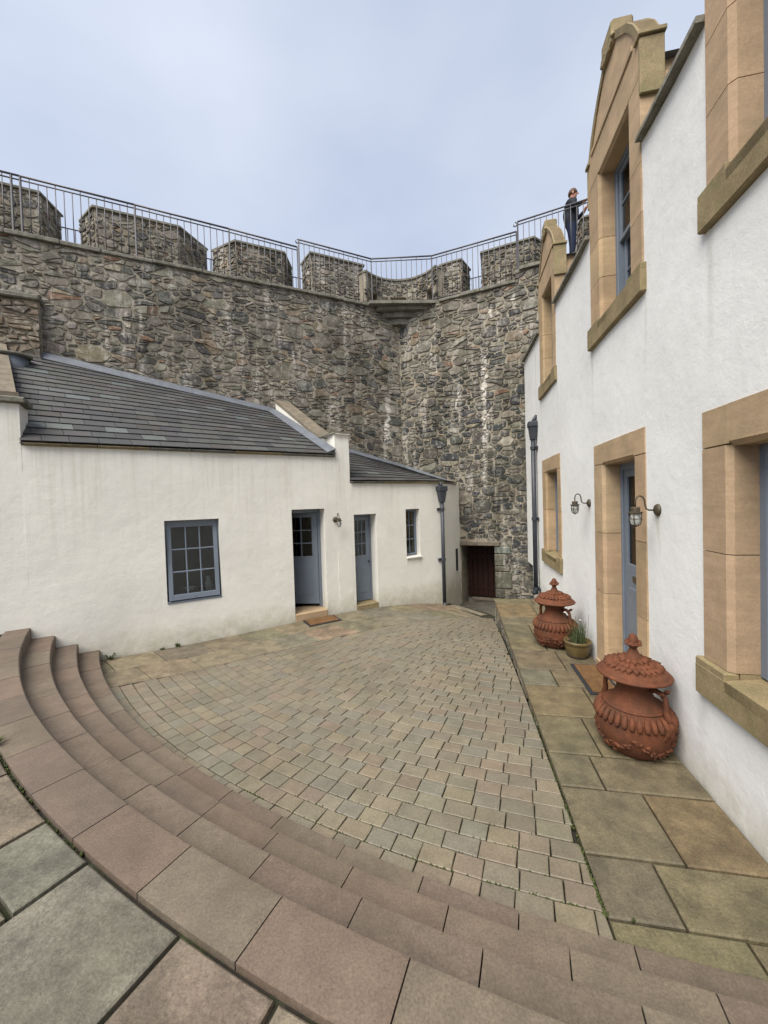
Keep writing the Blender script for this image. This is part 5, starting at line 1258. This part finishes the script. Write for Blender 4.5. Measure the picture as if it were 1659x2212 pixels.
# ================================================================== TERRACOTTA URNS
def urn(s, w, rot, label, k=1.0):
    p = HF(s, w, PAV); r = empty('lidded_urn', p); r.rotation_euler.z = rot; r.scale = (k, k, k * .965); tag(r, label, 'urn', 'lidded terracotta urns on the pavement')
    m_ = MB(); prof = [(.165, 0), (.178, .006), (.205, .035), (.236, .085), (.256, .14), (.264, .20), (.261, .26), (.246, .31), (.218, .355), (.186, .390), (.150, .420), (.128, .455), (.117, .495), (.122, .535), (.142, .570), (.165, .590), (.13, .592)]
    P2 = []
    for (a, b_), (c, d_) in zip(prof[:-1], prof[1:]): P2 += [(a, b_), ((a + c) / 2, (b_ + d_) / 2)]
    P2.append(prof[-1])
    m_.lathe(P2, 56, wob=lambda r_, z_, a: r_ * (1 + .010 * noise.noise(Vector((3 * math.cos(a), 3 * math.sin(a), z_ * 8 + s)))))
    m_.build('body', MAT['terra'], r, True)
    # gadroon lobes round the shoulder
    for i in range(34):
        a = 2 * math.pi * i / 34; pr = [(.264, .258), (.266, .275), (.257, .305), (.239, .335), (.221, .357)]
        m_ = MB(); m_.tube([(q[0] * math.cos(a), q[0] * math.sin(a), q[1]) for q in pr], [.007, .019, .021, .017, .008], 8); m_.build('lobe', MAT['terra'], r, True)
    # band above the lobes
    m_ = MB(); m_.lathe([(.208, .364), (.216, .367), (.213, .375), (.198, .382)], 48); m_.build('band', MAT['terra'], r, True)
    # leafy garland on the belly
    rgm = random.Random(int(s * 100)); g_ = MB()
    def leaf(mb_, c, nrm, up, L_, W_, curl):
        side = nrm.cross(up).normalized(); v = []; n = 6; f = []
        for i in range(n + 1):
            t_ = i / n; ww = W_ * math.sin(math.pi * min(1, t_ * .9 + .1)) * (1 + .22 * (i % 2)); cpt = c + up * (L_ * t_) + nrm * (.006 + curl * t_ * t_ + .012 * math.sin(math.pi * t_))
            v += [cpt - side * ww - nrm * .010, cpt + nrm * .006, cpt + side * ww - nrm * .010]
        for i in range(n):
            for q in (0, 1): f.append((i * 3 + q, i * 3 + q + 1, i * 3 + 4 + q, i * 3 + 3 + q))
        b_ = len(v); v2 = [p_ - nrm * .012 for p_ in v]; f2 = [tuple(x + b_ for x in reversed(q)) for q in f]
        mb_.add(v + v2, f + f2)
    for i in range(120):
        a = 2 * math.pi * i / 120 + rgm.uniform(-.05, .05); z_ = .115 + .045 * math.sin(4 * a) + rgm.uniform(-.03, .03); rr = float(np.interp(z_, [.05, .1, .155, .21, .265], [.215, .242, .258, .264, .261]))
        n_ = Vector((math.cos(a), math.sin(a), -.1)).normalized(); tdir = Vector((-math.sin(a), math.cos(a), rgm.uniform(-1.2, .8))).normalized()
        leaf(g_, n_ * (rr - .004) + Vector((0, 0, z_ + .1 * rr)), n_, tdir, rgm.uniform(.035, .06), rgm.uniform(.007, .013), -.008)
    g_.build('garland', MAT['terra'], r, True)
    # two acanthus handles
    for a in (0, math.pi):
        d_ = Vector((math.cos(a), math.sin(a), 0)); hd = MB()
        pts = [(.125, .515), (.165, .530), (.200, .520), (.224, .488), (.229, .445), (.226, .398), (.238, .350), (.262, .300)]
        hd.tube([d_ * x + Vector((0, 0, z_)) for x, z_ in pts], [.016, .020, .021, .019, .018, .020, .026, .012], 8)
        side = Vector((-d_.y, d_.x, 0))
        for sg in (-1, 0, 1):
            leaf(hd, d_ * .262 + Vector((0, 0, .305)) + side * sg * .02, d_, (Vector((0, 0, -1)) + side * sg * .75).normalized(), .15 - .03 * abs(sg), .024, -.012)
            leaf(hd, d_ * .208 + Vector((0, 0, .520)) + side * sg * .012, (d_ + Vector((0, 0, .6))).normalized(), (side * sg * 1.0 + d_ * .35 + Vector((0, 0, .45))).normalized(), .055, .014, .0)
        hd.build('handle', MAT['terra'], r, True)
    lid = MB(); lp = [(.165, .593), (.236, .598), (.253, .606), (.256, .616), (.247, .625), (.236, .628), (.233, .634), (.224, .648), (.205, .658), (.155, .674), (.10, .700), (.062, .735), (.042, .770), (.030, .800), (.024, .812)]
    lid.lathe(lp, 56); L_ = lid.build('lid', MAT['terra'], r, True)
    for ring, (rr, zz, n, ln, wd) in enumerate(((.125, .690, 26, .078, .018), (.088, .712, 20, .075, .018), (.055, .744, 13, .065, .016))):
        for i in range(n):
            a = 2 * math.pi * (i + .5 * ring) / n + rgm.uniform(-.03, .03); d_ = Vector((math.cos(a), math.sin(a), 0)); up = (d_ + Vector((0, 0, -.30 - .25 * ring))).normalized(); nrm = Vector((0, 0, 1)) - up * up.z; nrm.normalize()
            lf = MB(); leaf(lf, d_ * rr + Vector((0, 0, zz)), nrm, up, ln, wd, .004 + .010 * rgm.random()); lf.build('leaf', MAT['terra'], L_, True)
    fin = MB(); fin.lathe([(.024, .81), (.024, .818), (.042, .836), (.060, .852), (.052, .856), (.034, .858), (.036, .872), (.034, .895), (.024, .918), (.010, .93)], 24, wob=lambda r_, z_, a: r_ * (1 + (.16 * math.cos(6 * a) if .84 < z_ < .857 else 0))); fin.build('finial', MAT['terra'], L_, True)
    for i in range(6):
        a = i * math.pi / 3; d_ = Vector((math.cos(a), math.sin(a), 0)); lf = MB(); leaf(lf, d_ * .03 + Vector((0, 0, .850)), (Vector((0, 0, 1)) - d_ * .2).normalized(), (d_ + Vector((0, 0, .12))).normalized(), .034, .013, .006); lf.build('petal', MAT['terra'], L_, True)
urn(2.99, .278, math.radians(-62), 'large lidded terracotta urn beside the large ground-floor window')
urn(5.17, .36, math.radians(-62), 'lidded terracotta urn standing behind the small plant pot')

# ---- plant pot
pp = HF(4.80, .185, PAV); m_ = MB(); m_.lathe([(.105, 0), (.112, .006), (.118, .02), (.138, .08), (.150, .14), (.151, .165), (.158, .170), (.160, .20), (.153, .205), (.143, .203), (.138, .17), (.02, .165)], 40)
o = m_.build('plant_pot', MAT['glaze'], None, True); o.location = pp; tag(o, 'olive glazed plant pot beside the house door', 'plant pot')
m_ = MB(); m_.lathe([(.119, .002), (.121, .004), (.125, .028), (.119, .03)], 40); b_ = m_.build('base_band', MAT['soil'], o, True)
pl = empty('potted_flower', pp + Vector((0, 0, .166))); tag(pl, 'spindly green plant with tiny white flowers in the glazed pot', 'plant')
m_ = MB(); m_.lathe([(.136, -.012), (.135, .002), (.05, .008)], 24); m_.build('soil', MAT['soil'], pl)
rgm = random.Random(4); gr = MB()
for i in range(150):
    a = rgm.uniform(0, 6.283); r_ = rgm.uniform(0, .10); p0_ = Vector((r_ * math.cos(a), r_ * math.sin(a), 0)); h_ = rgm.uniform(.12, .30); d_ = Vector((rgm.uniform(-.06, .06), rgm.uniform(-.06, .06), 0)); wdt = rgm.uniform(.0016, .0034)
    c = rgm.uniform(0, 3.14); sd = Vector((math.cos(c), math.sin(c), 0)) * wdt; mid = p0_ + d_ * .4 + Vector((0, 0, h_ * .6)); tip = p0_ + d_ * 1.6 + Vector((0, 0, h_))
    gr.add([p0_ - sd, p0_ + sd, mid + sd * .8, mid - sd * .8, tip], [(0, 1, 2, 3), (3, 2, 4)])
gr.build('leaves', MAT['grass'], pl, fix=False)
for i in range(7):
    a = rgm.uniform(0, 6.283); r_ = rgm.uniform(.02, .11); h_ = rgm.uniform(.20, .40); p0_ = Vector((r_ * math.cos(a), r_ * math.sin(a), 0)); tip = p0_ * 1.4 + Vector((0, 0, h_))
    m_ = MB(); m_.tube([p0_, (p0_ + tip) / 2 + Vector((.008, 0, 0)), tip], .0018, 5); st_ = m_.build('stem', MAT['grass'], pl)
    if i < 2:
        f_ = MB(); 
        for q in range(5): an = q * 1.2566; f_.lathe([(.002, -.002), (.006, 0), (.005, .003), (.001, .004)], 6, tuple(tip + Vector((math.cos(an), math.sin(an), .1)) * .007))
        f_.build('flower', MAT['white'], st_)

# ---- weeds along the foot of the cottage wall and at the step
def weed(p, n, h, spread, label, seed, blades=True):
    rgm = random.Random(seed); r = MB()
    for i in range(n):
        a = rgm.uniform(0, 6.283); d_ = Vector((math.cos(a), math.sin(a), 0)); L_ = h * rgm.uniform(.5, 1.1)
        if blades:
            sd = Vector((-d_.y, d_.x, 0)) * .004; q0 = d_ * rgm.uniform(0, spread * .3); q1 = q0 + d_ * spread * .5 + Vector((0, 0, L_ * .7)); q2 = q0 + d_ * spread * 1.1 + Vector((0, 0, L_ * .8))
            r.add([q0 - sd, q0 + sd, q1 + sd, q1 - sd, q2], [(0, 1, 2, 3), (3, 2, 4)])
        else:
            c = Vector((rgm.uniform(-1, 1) * spread, rgm.uniform(-1, 1) * spread * .5, rgm.uniform(0, 1) * h)); e1 = Vector((rgm.uniform(-1, 1), rgm.uniform(-1, 1), rgm.uniform(-.4, .4))).normalized() * .014; e2 = Vector((-e1.y, e1.x, rgm.uniform(-.01, .01))); r.add([c - e1, c - e2 * .7, c + e1, c + e2 * .7], [(0, 1, 2, 3)])
    o = r.build('weed', MAT['moss'], None, fix=False); o.location = p; tag(o, label, 'weed', 'weeds in the joints')
p = CF(-1.88, .03, 0); weed(Vector((p.x, p.y, gz(p.x, p.y))), 60, .05, .035, 'small leafy weed clump at the cottage wall foot below the window', 1, False)
p = CF(-2.08, .03, 0); weed(Vector((p.x, p.y, gz(p.x, p.y))), 30, .03, .03, 'tiny weed at the cottage wall foot beside the bigger clump', 2, False)
p = CF(-2.72, .05, 0); weed(Vector((p.x, p.y, gz(p.x, p.y))), 34, .09, .09, 'grass tuft where the lowest step meets the cottage wall', 3)
p = pol(11.2, 232.5, -1.5); weed(p, 26, .06, .05, 'grass tuft growing in the joint of the top step', 4)

# ================================================================== THE MAN ON THE WALL WALK
man_p = Vector((4.575, 9.13, T2 - .01))
def person():
    root = empty('person', man_p); root.rotation_euler.z = math.radians(-28); root.scale = (.97, .97, .97); tag(root, 'man in dark jacket and jeans leaning at the wall-walk railing', 'person')
    # x = the way he faces; joints and radii
    V = [(0, 0, .92), (-.015, 0, 1.08), (-.01, 0, 1.25), (.0, 0, 1.38), (.02, 0, 1.475), (.045, 0, 1.55), (.06, 0, 1.63), (.055, 0, 1.70),
         (0, .09, .88), (.01, .10, .48), (-.02, .10, .09), (.10, .11, .04), (0, -.09, .88), (.03, -.10, .48), (.0, -.10, .09), (.12, -.11, .04),
         (0, .17, 1.38), (.08, .27, 1.14), (.28, .17, 1.25), (.33, .10, 1.31), (0, -.17, 1.38), (.08, -.27, 1.14), (.27, -.16, 1.26), (.32, -.08, 1.33)]
    Rr = [.172, .165, .178, .15, .056, .085, .092, .06,   .122, .085, .058, .048, .122, .085, .058, .048, .088, .066, .042, .036, .088, .066, .048, .036]
    E_ = [(0, 1), (1, 2), (2, 3), (3, 4), (4, 5), (5, 6), (6, 7), (0, 8), (8, 9), (9, 10), (10, 11), (0, 12), (12, 13), (13, 14), (14, 15), (3, 16), (16, 17), (17, 18), (18, 19), (3, 20), (20, 21), (21, 22), (22, 23)]
    me = bpy.data.meshes.new('skeleton'); me.from_pydata(V, E_, []); o = bpy.data.objects.new('skeleton', me); COL.objects.link(o)
    sk = o.modifiers.new('Skin', 'SKIN'); sk.use_smooth_shade = True
    for i, v in enumerate(me.skin_vertices[0].data):
        v.radius = (Rr[i] * .92, Rr[i] * (1.12 if i < 4 else 1)); v.use_root = (i == 0)
    ss = o.modifiers.new('Sub', 'SUBSURF'); ss.levels = 2; ss.render_levels = 2
    dg = bpy.context.evaluated_depsgraph_get(); bm_ = bpy.data.meshes.new_from_object(o.evaluated_get(dg)); bpy.data.objects.remove(o)
    bm_.materials.clear()
    for k in ('skin', 'navy', 'denim', 'rubber'): bm_.materials.append(MAT[k])
    for f in bm_.polygons:
        c = f.center
        if c.z > 1.445: k = 0
        elif c.x > .245 and c.z > 1.05 : k = 0
        elif c.z > .86: k = 1
        elif c.z > .10: k = 2
        else: k = 3
        f.material_index = k
    bm_.name = 'body'; b = bpy.data.objects.new('body', bm_); link(b, root); b.data.shade_smooth()
    hr = MB(); hp = []
    for i in range(9):
        th = i / 8 * math.pi * .60
        hp.append((max(.004, .101 * math.sin(th)), .118 * math.cos(th)))
    hr.lathe(list(reversed(hp)), 20, (.035, 0, 1.635)); h = hr.build('hair', MAT['hair'], root, True)
    m_ = MB(); m_.tube([(.135, 0, 1.625), (.158, 0, 1.60), (.15, 0, 1.588)], [.010, .016, .012], 8); m_.build('nose', MAT['skin'], root, True)
    for sg in (-1, 1):
        m_ = MB(); m_.lathe([(.006, -.03), (.018, -.02), (.02, .01), (.008, .03)], 10, (.045, sg * .092, 1.60)); m_.build('ear', MAT['skin'], root, True)
        m_ = MB(); m_.lathe([(.002, -.008), (.009, 0), (.002, .008)], 8, (.138, sg * .034, 1.635)); m_.build('eye', MAT['rubber'], root, True)
    for (cx, cy, cz) in ((.335, .10, 1.31), (.325, -.08, 1.33)):
        for q in range(5):
            m_ = MB(); y_ = cy + (q - 2) * .017; L_ = (.055, .075, .08, .072, .055)[q]; m_.tube([(cx, y_, cz), (cx + L_ * .6, y_, cz + .004), (cx + L_, y_, cz - .02)], [.010, .009, .007], 7); m_.build('finger', MAT['skin'], root, True)
    m_ = MB(); m_.lathe([(.075, 1.42), (.080, 1.47), (.068, 1.50), (.062, 1.47)], 18, (.015, 0, 0)); m_.build('collar', MAT['navy'], root, True)
person()
